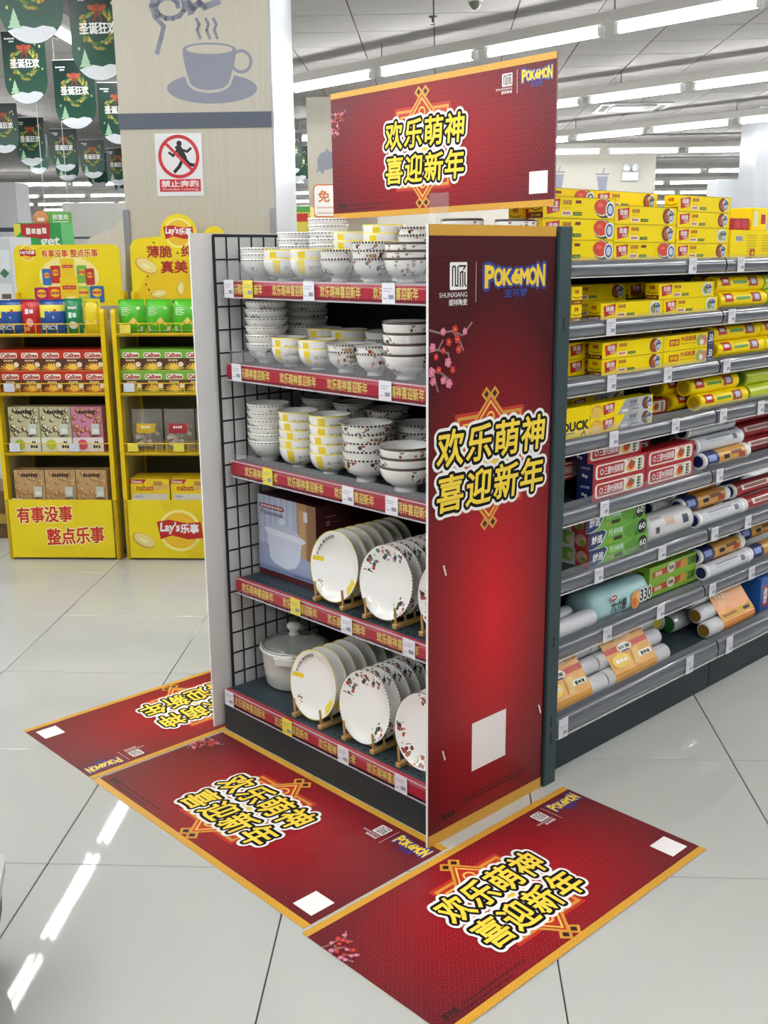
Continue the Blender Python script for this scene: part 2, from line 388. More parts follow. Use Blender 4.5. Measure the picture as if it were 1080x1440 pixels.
# ================================================================ CEILING LIGHTS
LZ = 2.9; PITCH = 1.16; TL = 1.06
g = G('tube_glow'); g.set(Base_Color=(1, 1, 1, 1), Emission_Color=(.985, 1, 1, 1), Emission_Strength=TUBE_POWER); GLOW = g.m
ENDC = K('c9c9c9', .4); RAILM = K('b4b2ad', .45, .3)
tube_me = MB().lathe([(.0001, -TL/2+.03), (.026, -TL/2+.03), (.026, TL/2-.03), (.0001, TL/2-.03)], GLOW, 10, Matrix.Rotation(-PI/2, 4, 'X')).mesh('glow_tube')
ends_me = MB().box(-.027, -.0175, -.027, .027, .0175, .03, ENDC, bev=.004).mesh('end_socket')
batten_me = MB().box(-.018, -TL/2, .02, .018, TL/2, .045, K('dddddb', .5)).mesh('batten')
def lamp(p, ang, label, group, thin=1):
    o = empty('tube_lamp', p, ang, label=label, cat='lamp', group=group)
    tb = inst('glow_tube', tube_me, o); tb.scale = (thin, 1, thin); [inst('end_socket', ends_me, o, (0, s_*(TL/2-.0175), 0)) for s_ in (-1, 1)]; inst('batten', batten_me, o); return o
def rail(p0, p1, label, dx=0.0, zb=.045, h=.075):
    d = p1-p0; a = math.atan2(d.y, d.x)-PI/2; o = empty('light_rail', p0, a, label=label, cat='rail', group='light rails under the ceiling')
    MB().box(-.04, 0, zb, .04, d.length, zb+h, RAILM).build('channel', o)
    n = max(2, int(d.length/2.3)); me = MB().cyl((0, 0, zb+h), (0, 0, CEIL-p0.z), .006, K('7d7d7d', .5), 6).mesh('hanger_rod')
    for i in range(n+1): inst('hanger_rod', me, o, (0, .1+(d.length-.2)*i/n, 0))
    return o
ROWS_Y = ((4.78, 2.34-9*PITCH, 14, 'first row beyond the header sign'), (7.49, 3.35-7*PITCH, 13, 'second row beyond the header sign'), (10.28, 5.57-8*PITCH, 14, 'third row beyond the header sign'), (2.03, 2.8-9*PITCH, 10, 'row over the cling film shelves'), (-.72, 1.7-8*PITCH, 9, 'row over the bowl display aisle'), (-3.47, -.9-7*PITCH, 8, 'row over the near left aisle'), (13.05, 2-3*PITCH, 7, 'fourth row beyond the header sign'))
for k_, (x_, y0, n_, rn) in enumerate(ROWS_Y):
    rail(Vector((x_, y0-.6, LZ)), Vector((x_, y0+(n_-1)*PITCH+.6, LZ)), f'grey hanging rail carrying tube lamps, {rn}')
    for i in range(n_): lamp(Vector((x_, y0+i*PITCH, LZ)), 0, f'white fluorescent tube lamp in the {rn}', rn)
for u_, v0, n_, rn in ((-2.53, -6.4, 14, 'double row over the snack aisle'), (-5.2, -4.0, 14, 'single row left of the snack aisle'), (-8.2, -4, 12, 'outer row far left of the snack racks')):
    rail(UV(u_, v0-.6, LZ), UV(u_, v0+(n_-1)*PITCH+.6, LZ), f'grey hanging rail carrying tube lamps, {rn}')
    for i in range(n_):
        for du in ((-.03, .03) if u_ == -2.53 else (0,)):
            lamp(UV(u_+du, v0+i*PITCH, LZ), TA, f'white fluorescent tube lamp in the {rn}', rn, .36 if du else 1)
for v_, u0, n_, rn in ((20.6-.6, -10.5, 9, 'near row before the striped far wall'), (24.2, -11.5, 9, 'middle row behind the striped far wall'), (28.2, -12, 9, 'last row behind the striped far wall'), (31.8, -12, 10, 'row along the back wall'), (14.4, .75, 4, 'row along the cream wall block'), (31.4, 3, 11, 'row along the back wall beyond the cream block'), (26, 5.5, 7, 'row well behind the cream wall block'), (18.6, 4.4, 6, 'row behind the cream wall block'), (22, 4.4, 6, 'last row behind the cream wall block')):
    rail(UV(u0-.6, v_, LZ), UV(u0+(n_-1)*PITCH+.6, v_, LZ), f'grey hanging rail carrying tube lamps, {rn}')
    for i in range(n_): lamp(UV(u0+i*PITCH, v_, LZ), TA-PI/2, f'white fluorescent tube lamp in the {rn}', rn)
# air vent, sprinkler, dome camera in the ceiling
q0, q1 = toUV(on_z(830, 158, CEIL)), toUV(on_z(950, 142, CEIL))
v0 = empty('air_vent', UV((q0.x+q1.x)/2, (q0.y+q1.y)/2, CEIL-.02), TA, label='square white four-way air conditioning vent in the ceiling', cat='air vent')
MB().box(-.42, -.42, 0, .42, .42, .014, K('a5a3a0', .5), bev=.004).build('grille_frame', v0)
MB().box(-.26, -.26, -.008, .26, .26, 0, K('989592', .5)).build('intake_grille', v0)
for a_ in range(4):
    MB().box(-.24, .3, -.003, .24, .37, 0, K('2a2b2e', .6)).build('outlet_slot', v0, None, a_*PI/2)
p = on_z(609, 22, CEIL); s = empty('sprinkler', (p.x, p.y, CEIL-.006), label='small brass sprinkler head under the ceiling', cat='sprinkler')
MB().lathe([(.0, 0), (.035, 0), (.03, -.008), (.012, -.012), (.01, -.04), (.0, -.042)], K('5e5a54', .4, .6), 12).build('sprinkler_body', s)
MB().lathe([(.0, -.055), (.022, -.055), (.022, -.058), (0, -.058)], K('47443f', .4, .6), 12).build('deflector', s)
p = on_z(668, -6, CEIL); s = empty('dome_camera', (p.x, p.y, CEIL-.006), label='pale dome camera on the ceiling above the header sign', cat='camera')
MB().lathe([(0, 0), (.055, 0), (.055, -.03), (.05, -.035)], K('b8b4a6', .4), 16).build('camera_base', s)
MB().lathe([(.045, -.033), (.04, -.06), (.02, -.08), (0, -.084)], K('6b6c60', .15), 16).build('dome', s)
# ================================================================ BOWL DISPLAY (end unit, faces -X)
STEEL = K('34424a', .45, .2, var=.08); STEELD = K('27333a', .5, .2, var=.06); WIRE = K('1e2428', .4, .3)
CLEAR = G('clear_plastic'); CLEAR.set(Base_Color=(.8, .82, .85, 1), Roughness=.05, Alpha=.1); CLEAR = CLEAR.m
# price rail print: red strip with repeated gold slogan
RAILRED = K('a32336', .3, var=.12); RAILGOLD = K('cfc26a', .4); TAGW = K('dfdfe6', .6); TAGY = K('e3d34a', .5)
unit = empty('display_shelf', (0, 0, 0), 0, label='dark steel end-of-aisle shelf unit with red price rails holding bowls and plates', cat='shelf unit')
YA, YB = .028, .905                    # shelf ends
LIPX = .105
SH = [1.365, 1.13, .843, .479, .132]
BACKX = .462
MB().box(.042, .012, 0, .446, .916, .085, STEELD).build('plinth', unit)
MB().box(.452, .01, .1, .47, .93, 1.33, K('14181a', .6, var=.2)).build('back_panel', unit)
for y_ in (.0145, .932): MB().box(.448, y_-.012, 0, .5, y_+.012, 1.497, STEEL, bev=.003).build('upright', unit)
for i, z in enumerate(SH):
    lx = .045 if i == 4 else LIPX
    y0, y1 = YA-.008, YB+.008
    sh = MB().box(lx+.012, y0, z-.03, .45, y1, z, STEEL, bev=.003).build('shelf', unit)
    b = MB()
    for row in (lx+.03, .3):          # punched slots in the deck
        k_ = y0+.02
        while k_ < y1-.02: b.box(row, k_, z, row+.004, k_+.012, z+.0004, K('0e1214', .8)); k_ += .026
    b.build('perforation', sh, kind='stuff')
    if i < 4:
        for y_ in (y0, y1):           # triangular brackets
            MB().prism([(.3, z-.03), (.45, z-.03), (.45, z-.09)], y_-.002, y_+.002, STEEL, frame((0, 0, 0), (1, 0, 0), (0, 0, 1)) @ Matrix.Scale(-1, 4, (0, 0, 1))).build('bracket', sh)
    # curved red price rail with gold slogan
    zt, zb = z+.001, z-.045
    b = MB(); prof = [(lx+.012, zt), (lx+.004, zt-.002), (lx-.002, zt-.012), (lx-.002, zb+.008), (lx+.004, zb), (lx+.012, zb)]
    vs = [(x_, y_, z_) for y_ in (y0, y1) for x_, z_ in prof]; n = len(prof)
    b.add(vs, [(j, j+1, n+j+1, n+j) for j in range(n-1)]+[tuple(range(n)), tuple(range(n, 2*n))[::-1]], RAILRED)
    b.build('price_rail', sh)
    x_ = .03 + .02*(i % 3)
    while x_ < .72:
        MB().on((lx-.0022, y1, zb), (0, -1, 0), (0, 0, 1)).t(x_, .009, x_+.155, .037, '欢乐萌神喜迎新年', RAILGOLD, .02).build('rail_lettering', sh); x_ += .2
    b = MB().box(lx-.004, y0, zb-.003, lx-.0024, y1, zb+.001, K('b9b2bb', .25)); b.box(lx-.004, y0, zt-.002, lx-.0024, y1, zt+.001, K('b9b2bb', .25)); b.build('rail_edge', sh)
    tags = {0: [(.92-.04, 0), (.79, 1), (.525, 0), (.225, 0)], 1: [(.86, 0), (.24, 0)], 2: [(.73, 1), (.385, 0), (.22, 0)], 3: [(.62, 1), (.4, 0), (.16, 0)], 4: [(.885, 0), (.6, 1), (.355, 0), (.13, 0)]}[i]
    for y_, yel in tags:
        b = MB().box(lx-.006, y_-.022, zb-.001, lx-.0042, y_+.022, zt+.002, TAGY if yel else TAGW); b.on((lx-.006, y_+.022, zb), (0, -1, 0), (0, 0, 1))
        ink = K('8f8fa0'); b.r(.004, .034, .036, .0355, ink); b.r(.004, .028, .03, .0295, ink); b.r(.022, .01, .04, .02, ink); b.r(.004, .01, .016, .012, ink); b.build('price_tag', sh)
    if i < 3:                          # clear front guard on the deck
        hgt = (.052, .04, .022)[i]
        MB().box(lx+.013, y0, z, lx+.0145, y1, z+hgt, CLEAR).build('clear_guard', sh)
# wire grid side on the far end
gr = empty('wire_grid', (0, 0, 0), 0, label='black wire grid panel closing the far end of the bowl display', cat='wire panel')
yg = .925
b = MB(); b.tube([(.085, yg, .03), (.085, yg, 1.49), (.44, yg, 1.49), (.44, yg, .03), (.085, yg, .03)], .005, WIRE); b.build('rim', gr)
for k_ in range(1, 8):
    MB().cyl((.085+.0443*k_, yg, .03), (.085+.0443*k_, yg, 1.49), .0028, WIRE, 6).build('upright_wire', gr)
z_ = 1.49-.066
while z_ > .05:
    MB().cyl((.085, yg-.004, z_), (.44, yg-.004, z_), .0028, WIRE, 6).build('cross_wire', gr); z_ -= .066
# ---------------------------------------------------------------- red print: boards, header sign, floor mats
def red_print(name, cx, cy, rx, ry, bright='b3121f', dark='4a0d15', mid='841119'):
    g = G(name); x, y, z = g.xyz(g.co())
    dx = g.math('DIVIDE', g.math('SUBTRACT', x, cx), rx); dy = g.math('DIVIDE', g.math('SUBTRACT', y, cy), ry)
    rr = g.math('SQRT', g.math('ADD', g.math('MULTIPLY', dx, dx), g.math('MULTIPLY', dy, dy)))
    base = g.ramp(rr, [(0, lin(bright)), (.5, lin(mid)), (1, lin(dark))])
    # overlapping wave scales
    lift = lambda h: tuple(min(1, q*1.9+.045*k) for q, k in zip(lin(h)[:3], (1, .15, .18)))+(1,)
    hi = g.ramp(rr, [(0, lift(bright)), (.5, lift(mid)), (1, lift(dark))])
    P_ = .027
    def fr(v, o): return g.math('FRACT', g.math('ADD', g.math('DIVIDE', v, P_), o))
    def ln(p, q): return g.math('SQRT', g.math('ADD', g.math('MULTIPLY', p, p), g.math('MULTIPLY', q, q)))
    fa, fb = fr(y, 0.), fr(y, .5); xa, xb = g.math('SUBTRACT', fr(x, 0.), .5), g.math('SUBTRACT', fr(x, .5), .5)
    dA, dB = ln(xa, fa), ln(xb, fb); dr = g.math('MINIMUM', ln(xa, g.math('SUBTRACT', fa, 1.)), ln(xb, g.math('SUBTRACT', fb, 1.)))
    iA, iB = g.math('LESS_THAN', dA, .5), g.math('LESS_THAN', dB, .5)
    dd = g.math('ADD', g.math('MULTIPLY', iA, dA), g.math('MULTIPLY', g.math('SUBTRACT', 1., iA), g.math('ADD', g.math('MULTIPLY', iB, dB), g.math('MULTIPLY', g.math('SUBTRACT', 1., iB), dr))))
    s_ = g.math('GREATER_THAN', g.math('SINE', g.math('ADD', g.math('MULTIPLY', dd, 2*PI/.25), 1.2)), .35)
    g.set(Base_Color=g.mix(g.math('MULTIPLY', s_, .75), base, hi), Roughness=.33); g.b.inputs['Specular IOR Level'].default_value = .28; return g.m
g = G('gold_fret'); x, y, z = g.xyz(g.co())
f1 = g.math('GREATER_THAN', g.math('SINE', g.math('MULTIPLY', x, 520.)), .3); f2 = g.math('GREATER_THAN', g.math('SINE', g.math('ADD', g.math('MULTIPLY', y, 700.), g.math('MULTIPLY', g.math('SINE', g.math('MULTIPLY', x, 130.)), 2.))), .2)
k_ = g.math('MULTIPLY', g.math('ABSOLUTE', g.math('SUBTRACT', f1, f2)), .3)
g.set(Base_Color=g.mix(k_, lin('dba53a'), lin('b07c1c')), Roughness=.35); FRET = g.m
GOLDP = K('f0c95a', .4); GOLDD = K('d99a38', .4); SLW = K('f4f2f0', .5, spec=.2); SLB = K('0c0a09', .5, spec=.15); SLG = K('f8d84a', .5, spec=.2); ORED = K('c4301f', .4); PKY = K('f3cf2f', .4); PKB = K('2a3f95', .4); PINK = K('ee86ac', .5); BRANCH = K('3a1a18', .5); BRW = K('e8d0cf', .5); DKT = K('2c070b', .5); BLOSR = K('d9332c', .5)
def slogan(b, cx, cy, w_, h_, dy=.0):
    """two rows of four heavy brush-like characters with black and white outlines; cx, cy centre; w_ x h_ overall"""
    rows = ('欢乐萌神', '喜迎新年'); cw = w_/4; chh = h_*.44
    for (bold, mt, sh_) in ((.19, SLW, 0), (.108, SLB, 0), (.022, SLG, 0)):
        k0 = b.k; b.k = k0
        for r_, row in enumerate(rows):
            for i, ch in enumerate(row):
                x0 = cx-w_/2+cw*i+cw*.05; y0 = cy+(h_*.5-chh if r_ == 0 else -h_*.5)+dy*(i-1.5)
                b.k = k0; b.t(x0, y0, x0+cw*.86, y0+chh, ch, mt, bold, slant=.08)
        b.k = k0+1
def ornament(b, cx, cy, w_, h_):
    """gold-lined diamond over a square with looped corners (printed knot frame)"""
    def sq(a, m_): b.p([(cx-w_*.36*a, cy-h_*.33*a), (cx+w_*.36*a, cy-h_*.33*a), (cx+w_*.36*a, cy+h_*.33*a), (cx-w_*.36*a, cy+h_*.33*a)], m_)
    def di(a, m_): b.p([(cx, cy-h_*.5*a), (cx+w_*.5*a, cy), (cx, cy+h_*.5*a), (cx-w_*.5*a, cy)], m_)
    for sx, sy in ((0, 1), (0, -1), (1, 0), (-1, 0)):
        for q in (-1, 1):
            b.k = 1; ax, ay = cx+sx*w_*.46+(q*w_*.045 if sx == 0 else 0), cy+sy*h_*.45+(q*h_*.045 if sy == 0 else 0); r_ = h_*.05
            b.p([(ax, ay-r_), (ax+r_, ay), (ax, ay+r_), (ax-r_, ay)], GOLDD); r_ *= .5; b.p([(ax, ay-r_), (ax+r_, ay), (ax, ay+r_), (ax-r_, ay)], DKT)
    sq(1.04, ORED); sq(.97, GOLDD); sq(.9, ORED); sq(.82, GOLDP); sq(.78, ORED)
    di(.92, GOLDD); di(.86, ORED); di(.82, GOLDP); di(.78, ORED)
    b.e(cx, cy, w_*.2, h_*.2, PKY)
    for sy in (1, -1): b.ring(cx, cy+sy*h_*.29, h_*.028, h_*.042, GOLDP, 16)
def logo(b, x0, y0, x1, y1, sub=True):
    """arched yellow lettering with blue outline, small blue characters below"""
    word = 'POKéMON'; n = len(word); w_ = (x1-x0)/n; H = y1-y0
    for bold, mt in ((.16, PKB), (.045, PKY)):
        k0 = b.k
        for i, ch in enumerate(word):
            t_ = (i-(n-1)/2)/((n-1)/2); hh = H*(.62+.3*abs(t_)**1.5)*(1.0 if ch != 'é' else 1.0); yy = y0+H*(.2+.10*(1-abs(t_))) if ch != 'é' else y0+H*.3
            b.k = k0; b.t(x0+w_*i+w_*.06, yy, x0+w_*(i+1)-w_*.02, yy+hh*.82, ch, mt, bold)
        b.k = k0+1
    if sub: b.t(x0+(x1-x0)*.32, y0-H*.22, x0+(x1-x0)*.7, y0+H*.1, '宝可梦', PKB, .03)
def emblem(b, x0, y0, x1, y1, text=True):
    b.p(roundrect(x0, y0, x1, y1, (x1-x0)*.06, 3), SLW); w_ = x1-x0; h_ = y1-y0; t_ = w_*.07
    for a in (.16, .32): b.line([(x0+w_*a, y0+h_*.15), (x0+w_*a, y0+h_*.82)], t_, DKT)
    b.line([(x0+w_*.46, y0+h_*.82), (x0+w_*.46, y0+h_*.15)], t_, DKT); b.line([(x0+w_*.16, y0+h_*.82), (x0+w_*.24, y0+h_*.86), (x0+w_*.32, y0+h_*.82)], t_, DKT); b.line([(x0+w_*.32, y0+h_*.15), (x0+w_*.46, y0+h_*.15)], t_, DKT)
    b.line([(x0+w_*.6, y0+h_*.12), (x0+w_*.6, y0+h_*.62), (x0+w_*.74, y0+h_*.66), (x0+w_*.74, y0+h_*.12)], t_, DKT); b.line([(x0+w_*.86, y0+h_*.62), (x0+w_*.86, y0+h_*.2), (x0+w_*.94, y0+h_*.12)], t_, DKT)
    b.line([(x0+w_*.5, y0+h_*.86), (x0+w_*.9, y0+h_*.86), (x0+w_*.78, y0+h_*.74)], t_, DKT)
    if text:
        b.t(x0-w_*.6, y0-h_*.27, x1, y0-h_*.09, 'SHUNXIANG', SLW); b.t(x0-w_*.05, y0-h_*.58, x1, y0-h_*.34, '顺祥陶瓷', SLW, .01)
def blossoms(b, x0, y0, w_, h_, rnd):
    pts = [[(0, .92), (.25, .86), (.5, .88), (.72, .8), (.92, .98)], [(.5, .88), (.66, .72), (.74, .58)], [(0, .6), (.2, .62), (.42, .55), (.45, .35)], [(.2, .62), (.3, .75)], [(0, .3), (.22, .3), (.4, .18), (.5, .08)], [(.1, .3), (.16, .1), (.2, .0)]]
    for q in pts: b.line([(x0+a*w_, y0+c*h_) for a, c in q], .0035, BRW); b.line([(x0+a*w_, y0+c*h_) for a, c in q], .002, BRANCH)
    for (a, c, k_) in ((.3, .88, 1), (.55, .9, 0), (.42, .72, 0), (.6, .75, 0), (.08, .66, 1), (.15, .52, 0), (.3, .6, 0), (.4, .42, 1), (.5, .3, 0), (.2, .32, 0), (.05, .3, 1), (.3, .16, 1), (.42, .1, 1), (.08, .16, 1), (.62, .6, 0), (.75, .86, 1)):
        k0 = b.k; r_ = h_*.045*rnd.uniform(.8, 1.2)
        for i in range(5):
            t_ = 2*PI*i/5+a*9; b.k = k0; b.e(x0+a*w_+r_*.8*math.cos(t_), y0+c*h_+r_*.8*math.sin(t_), r_*.7, r_*.7, PINK if k_ else BLOSR, 8)
        b.k = k0+1; b.e(x0+a*w_, y0+c*h_, r_*.3, r_*.3, K('f3d9a0'), 6)
RND = random.Random(3)
# tall red board on the side of the unit
PW, PH = .446, 1.497
board = empty('side_board', (0, -.004, 0), (PI/2, 0, 0), label='tall red and gold New Year poster board on the side of the bowl display', cat='poster board')
m = red_print('red_wave_print', .235, .55, .34, .8, 'd0101d', '3c0910', '860f19')
b = MB().box(0, 0, -.006, PW, PH, 0, K('e9e4e2', .5)); b.on((0, 0, 0), (1, 0, 0), (0, 1, 0)).r(.0015, 0, PW, PH, m); b.build('board_panel', board)
for z0, z1 in ((0, .032), (PH-.024, PH)): MB().on((0, 0, .0006), (1, 0, 0), (0, 1, 0)).r(.002, z0, PW, z1, FRET).build('gold_band', board)
def art(parent, z, fn, name):
    b = MB().on((0, 0, z), (1, 0, 0), (0, 1, 0)); fn(b); return b.build(name, parent)
art(board, .0005, lambda b: emblem(b, .068, 1.356, .125, 1.416), 'emblem')
art(board, .0005, lambda b: b.r(.1545, 1.327, .156, 1.416, BRW), 'divider_line')
art(board, .0005, lambda b: logo(b, .186, 1.347, .405, 1.408), 'logo_lettering')
art(board, .0005, lambda b: blossoms(b, 0, 1.134, .155, .15, RND), 'plum_blossom')
art(board, .0004, lambda b: ornament(b, .212, .955, .33, .35), 'knot_ornament')
art(board, .0019, lambda b: slogan(b, .222, .947, .4, .19), 'slogan_lettering')
art(board, .0005, lambda b: b.r(.16, .152, .292, .284, SLW), 'blank_patch')
def small(b):
    b.bar(.05, .055, .1, .072, DKT, 3); b.r(.12, .085, .42, .088, DKT); b.r(.12, .073, .36, .076, DKT)
art(board, .0005, small, 'small_print')
for (x_, z_) in ((.055, .71), (.055, .235), (.43, .24)):
    MB().cyl((x_-.004, z_+.012, .002), (x_+.002, z_-.012, .004), .0022, K('efe8e6', .3), 6).build('cable_tie', board)
# far board: plain white back shows
MB().box(.02, .945, 0, .46, .951, 1.497, K('eceded', .35, var=.02)).build('side_board', label='tall board at the far end of the display showing its plain white back', cat='poster board')
# landscape artwork shared by header sign and mats
def landscape(root, w_, h_, t_, matr, ends):
    b = MB().box(0, 0, -t_, w_, h_, 0, K('e6d9c4', .5) if ends else K('8c5a5e', .5)); b.on((0, 0, 0), (1, 0, 0), (0, 1, 0)).r(0, 0, w_, h_, matr); b.build('print_sheet', root)
    gb = .045*h_
    for y0 in (0, h_-gb): MB().on((0, 0, .0006), (1, 0, 0), (0, 1, 0)).r(0, y0, w_, y0+gb, FRET).build('gold_band', root)
    A = lambda fn, name, z=.0005: art(root, z, fn, name)
    A(lambda b: blossoms(b, .0, .66*h_, .085*w_, .2*h_, RND), 'plum_blossom')
    A(lambda b: emblem(b, .795*w_, .83*h_, .835*w_, .915*h_), 'emblem'); A(lambda b: b.r(.853*w_, .77*h_, .8545*w_, .93*h_, BRW), 'divider_line')
    A(lambda b: logo(b, .872*w_, .82*h_, .985*w_, .92*h_), 'logo_lettering')
    A(lambda b: ornament(b, .455*w_, .49*h_, .34*w_, .9*h_), 'knot_ornament', .0004)
    A(lambda b: slogan(b, .46*w_, .475*h_, .37*w_, .46*h_), 'slogan_lettering', .0019)
    A(lambda b: b.r(.905*w_, .09*h_, .975*w_, .24*h_, SLW), 'blank_patch')
    def sm(b):
        b.bar(.03*w_, .085*h_, .075*w_, .12*h_, DKT, 3); b.r(.09*w_, .1*h_, .3*w_, .106*h_, DKT); b.r(.03*w_, .07*h_, .24*w_, .076*h_, DKT)
    A(sm, 'small_print')
sg = empty('header_sign', (.42, .79, 1.535), (PI/2, math.radians(-.6), -PI/2), label='wide red header sign with gold edges standing above the bowl display', cat='sign')
landscape(sg, .805, .345, .005, red_print('red_wave_sign', .4, .17, .42, .25, 'a01420', '5d1a22', '85141f'), False)
st = empty('sign_holder', (.425, .36, 1.3655), 0, label='clear acrylic holder that carries the header sign', cat='sign holder')
MB().box(-.03, -.05, 0, .012, .05, .004, CLEAR).build('foot_plate', st); MB().box(.0, -.022, .004, .004, .022, .24, CLEAR).build('stem', st); MB().box(-.012, -.035, .15, -.008, .035, .225, CLEAR).build('clip', st)
MW, MH = .935, .44
matm = red_print('red_wave_mat', .46, .22, .5, .32, 'a5141f', '5e1b20', '84141d')
for loc, rz, lab in (((-.437, -.488, .0026), 0, 'red and gold New Year floor mat in front of the tall red board'),
                     ((-.424, .897, .0018), -PI/2, 'red and gold New Year floor mat along the front of the bowl display'),
                     ((.513, 1.345, .0018), PI, 'red and gold New Year floor mat beyond the far white board')):
    mt_ = empty('floor_mat', loc, rz, label=lab, cat='floor mat', group='red New Year floor mats')
    landscape(mt_, MW if rz != 0 else .925, .46 if rz == -PI/2 else MH, .0015, matm, True)
# ================================================================ CERAMICS
def bowl_mat(kind):
    g = G('glaze_'+kind); co = g.co(); x, y, z = g.xyz(co); white = lin('efeeea')
    ang = g.math('ARCTAN2', y, x); n = g.noise(co, 22, 1); outer = g.math('GREATER_THAN', g.noise(co, 1), -1)
    if kind == 'sprig':
        d, c = g.vor(co, 150); m1 = g.math('MULTIPLY', g.math('LESS_THAN', d, .42), g.math('MULTIPLY', g.math('GREATER_THAN', n, .57), g.band(z, .026, .05)))
        rim = g.math('MULTIPLY', g.band(z, .0585, .061), g.math('GREATER_THAN', g.math('SINE', g.math('MULTIPLY', ang, 34.)), -.2))
        colr = g.mix(g.math('MAXIMUM', m1, rim), white, lin('4b4a4c'))
    elif kind == 'yellow':
        a0 = g.band(g.math('FRACT', g.math('ADD', g.math('DIVIDE', ang, 2*PI), .5)), .03, .09)
        blk = g.math('MULTIPLY', a0, g.band(z, .02, .058)); low = g.math('MULTIPLY', g.math('GREATER_THAN', n, .55), g.band(z, .01, .024))
        c1 = g.mix(g.math('MAXIMUM', blk, low), white, lin('eed22a')); c1 = g.mix(g.math('GREATER_THAN', z, .0615), c1, lin('e9d44c'))
        d, c = g.vor(co, 260); scr = g.math('MULTIPLY', g.math('LESS_THAN', d, .4), g.math('MULTIPLY', g.band(z, .034, .042), g.band(g.math('FRACT', g.math('ADD', g.math('DIVIDE', ang, 2*PI), .5)), .12, .26)))
        colr = g.mix(scr, c1, lin('50412c'))
    else:
        pal = {'flora': ('33446a', 'a8472f', '4b3a34', '6e7f86', 'b98a5a'), 'crimson': ('8c3f38', 'a8795b', '5d4436', 'b04a40', '8f8468')}[kind]
        d, c = g.vor(co, 75); cx = g.xyz(c)[0]
        pc = g.ramp(cx, [(i/5, lin(q)) for i, q in enumerate(pal)], True)
        m1 = g.math('MULTIPLY', g.math('LESS_THAN', d, .5), g.math('MULTIPLY', g.math('GREATER_THAN', n, .5 if kind == 'flora' else .57), g.band(z, .018, .058)))
        rim = g.math('MULTIPLY', g.math('GREATER_THAN', z, .0595), g.math('GREATER_THAN', g.math('SINE', g.math('MULTIPLY', ang, 40.)), -.3 if kind == 'flora' else -2))
        colr = g.mix(rim, g.mix(m1, white, pc), lin('4a3833'))
    # inside of the bowl is plain white glaze
    gm = g.N.new('ShaderNodeNewGeometry'); nz = g.xyz(gm.outputs['Normal'])
    ins = g.N.new('ShaderNodeAttribute'); ins.attribute_name = 'inner'
    g.set(Base_Color=g.mix(ins.outputs['Fac'], colr, white), Roughness=.1); g.b.inputs['Coat Weight'].default_value = .3; return g.m
def set_inner(me, fn):
    a = me.attributes.new('inner', 'FLOAT', 'POINT')
    a.data.foreach_set('value', [1.0 if fn(v.co, i) else 0.0 for i, v in enumerate(me.vertices)])
def bowl_mesh(kind, r=.07, h=.065, flare=0.0, fr=.42):
    if kind == 'sprig':
        outer = [(fr*r*.9, 0), (fr*r, 0), (fr*r, .006), (fr*r*1.05, .008), (r*.66, .02), (r*.84, .034), (r*.94, .05), (r+flare*.3, h-.004), (r+flare, h)]
        inner = [(r+flare-.002, h), (r*.925, .05), (r*.815, .033), (r*.61, .0165), (r*.2, .008), (.0005, .008)]
    else:
        fh = .006 if kind == 'yellow' else .011
        outer = [(fr*r*.85, 0), (fr*r*.92, 0), (fr*r*.82, fh*.7), (fr*r*.9, fh), (r*.62, fh+.006), (r*.8, fh+.015), (r*.92, fh+.028), (r*.98, fh+.042), (r+flare*.3, h-.004), (r+flare, h)]
        inner = [(r+flare-.002, h), (r*.955, fh+.042), (r*.89, fh+.029), (r*.765, fh+.017), (r*.55, fh+.0085), (r*.2, fh+.004), (.0005, fh+.004)]
    bott = [(.0005, .003), (fr*r*.9, .003)]
    b = MB(); n = 32; b.lathe(bott+outer+inner, BOWLM[kind], n); me = b.mesh('bowl_'+kind); no = len(bott+outer)
    set_inner(me, lambda co, i: i//n >= no); return me
BOWLM = {k: bowl_mat(k) for k in ('sprig', 'yellow', 'flora', 'crimson')}
BM = {'sprig': bowl_mesh('sprig'), 'yellow': bowl_mesh('yellow'), 'flora': bowl_mesh('flora', .066, .065, .006, .5), 'crimson': bowl_mesh('crimson', .07, .066, 0, .5)}
DESC = {'sprig': 'grey-sprig white bowl', 'yellow': 'yellow-rimmed white bowl', 'flora': 'dark floral white bowl', 'crimson': 'crimson-leaf white bowl'}
SXY = ({'sprig': .88, 'yellow': .86, 'flora': .84, 'crimson': .84}, {'sprig': .98, 'yellow': .84, 'flora': .84, 'crimson': .88}, {'sprig': .94, 'yellow': .88, 'flora': .98, 'crimson': .95})
NTH = ('first', 'second', 'third', 'fourth', 'fifth', 'sixth', 'seventh'); CNT = {}; LAST = {}
SHN = ('top shelf', 'second shelf', 'third shelf')
def stack(si, x_, y_, kind, n, step=.024, s=1.0, row='front', tilt=0):
    rr = (.073 if kind == 'flora' else .0705)*s*SXY[si][kind]; y_ = min(y_, LAST.get((si, row), .914)-rr-.0015); y_ = max(y_, .008+rr); LAST[si, row] = y_-rr
    z = SH[si]+.0005; CNT[si, row] = CNT.get((si, row), -1)+1; nth = NTH[CNT[si, row]]
    for i in range(n):
        pos = 'bottom of' if i == 0 else 'topmost of' if i == n-1 else 'inside'
        lab = f"{DESC[kind]}, {pos} the {nth} {row} stack from the wire grid, {SHN[si]}"
        o = inst('bowl', BM[kind], None, (x_+RND.uniform(-.0002, .0002), y_+RND.uniform(-.0002, .0002), z+i*step*s), (0, tilt if i == n-1 else 0, RND.uniform(-.5, .5)+(0 if kind == 'yellow' else RND.uniform(0, 6))), label=lab, cat='bowl', group=f'{kind} bowls on the {SHN[si]}')
        o.scale = (s*SXY[si][kind], s*SXY[si][kind], s)
        if kind == 'yellow': o.rotation_euler[2] = RND.uniform(-.25, .15)
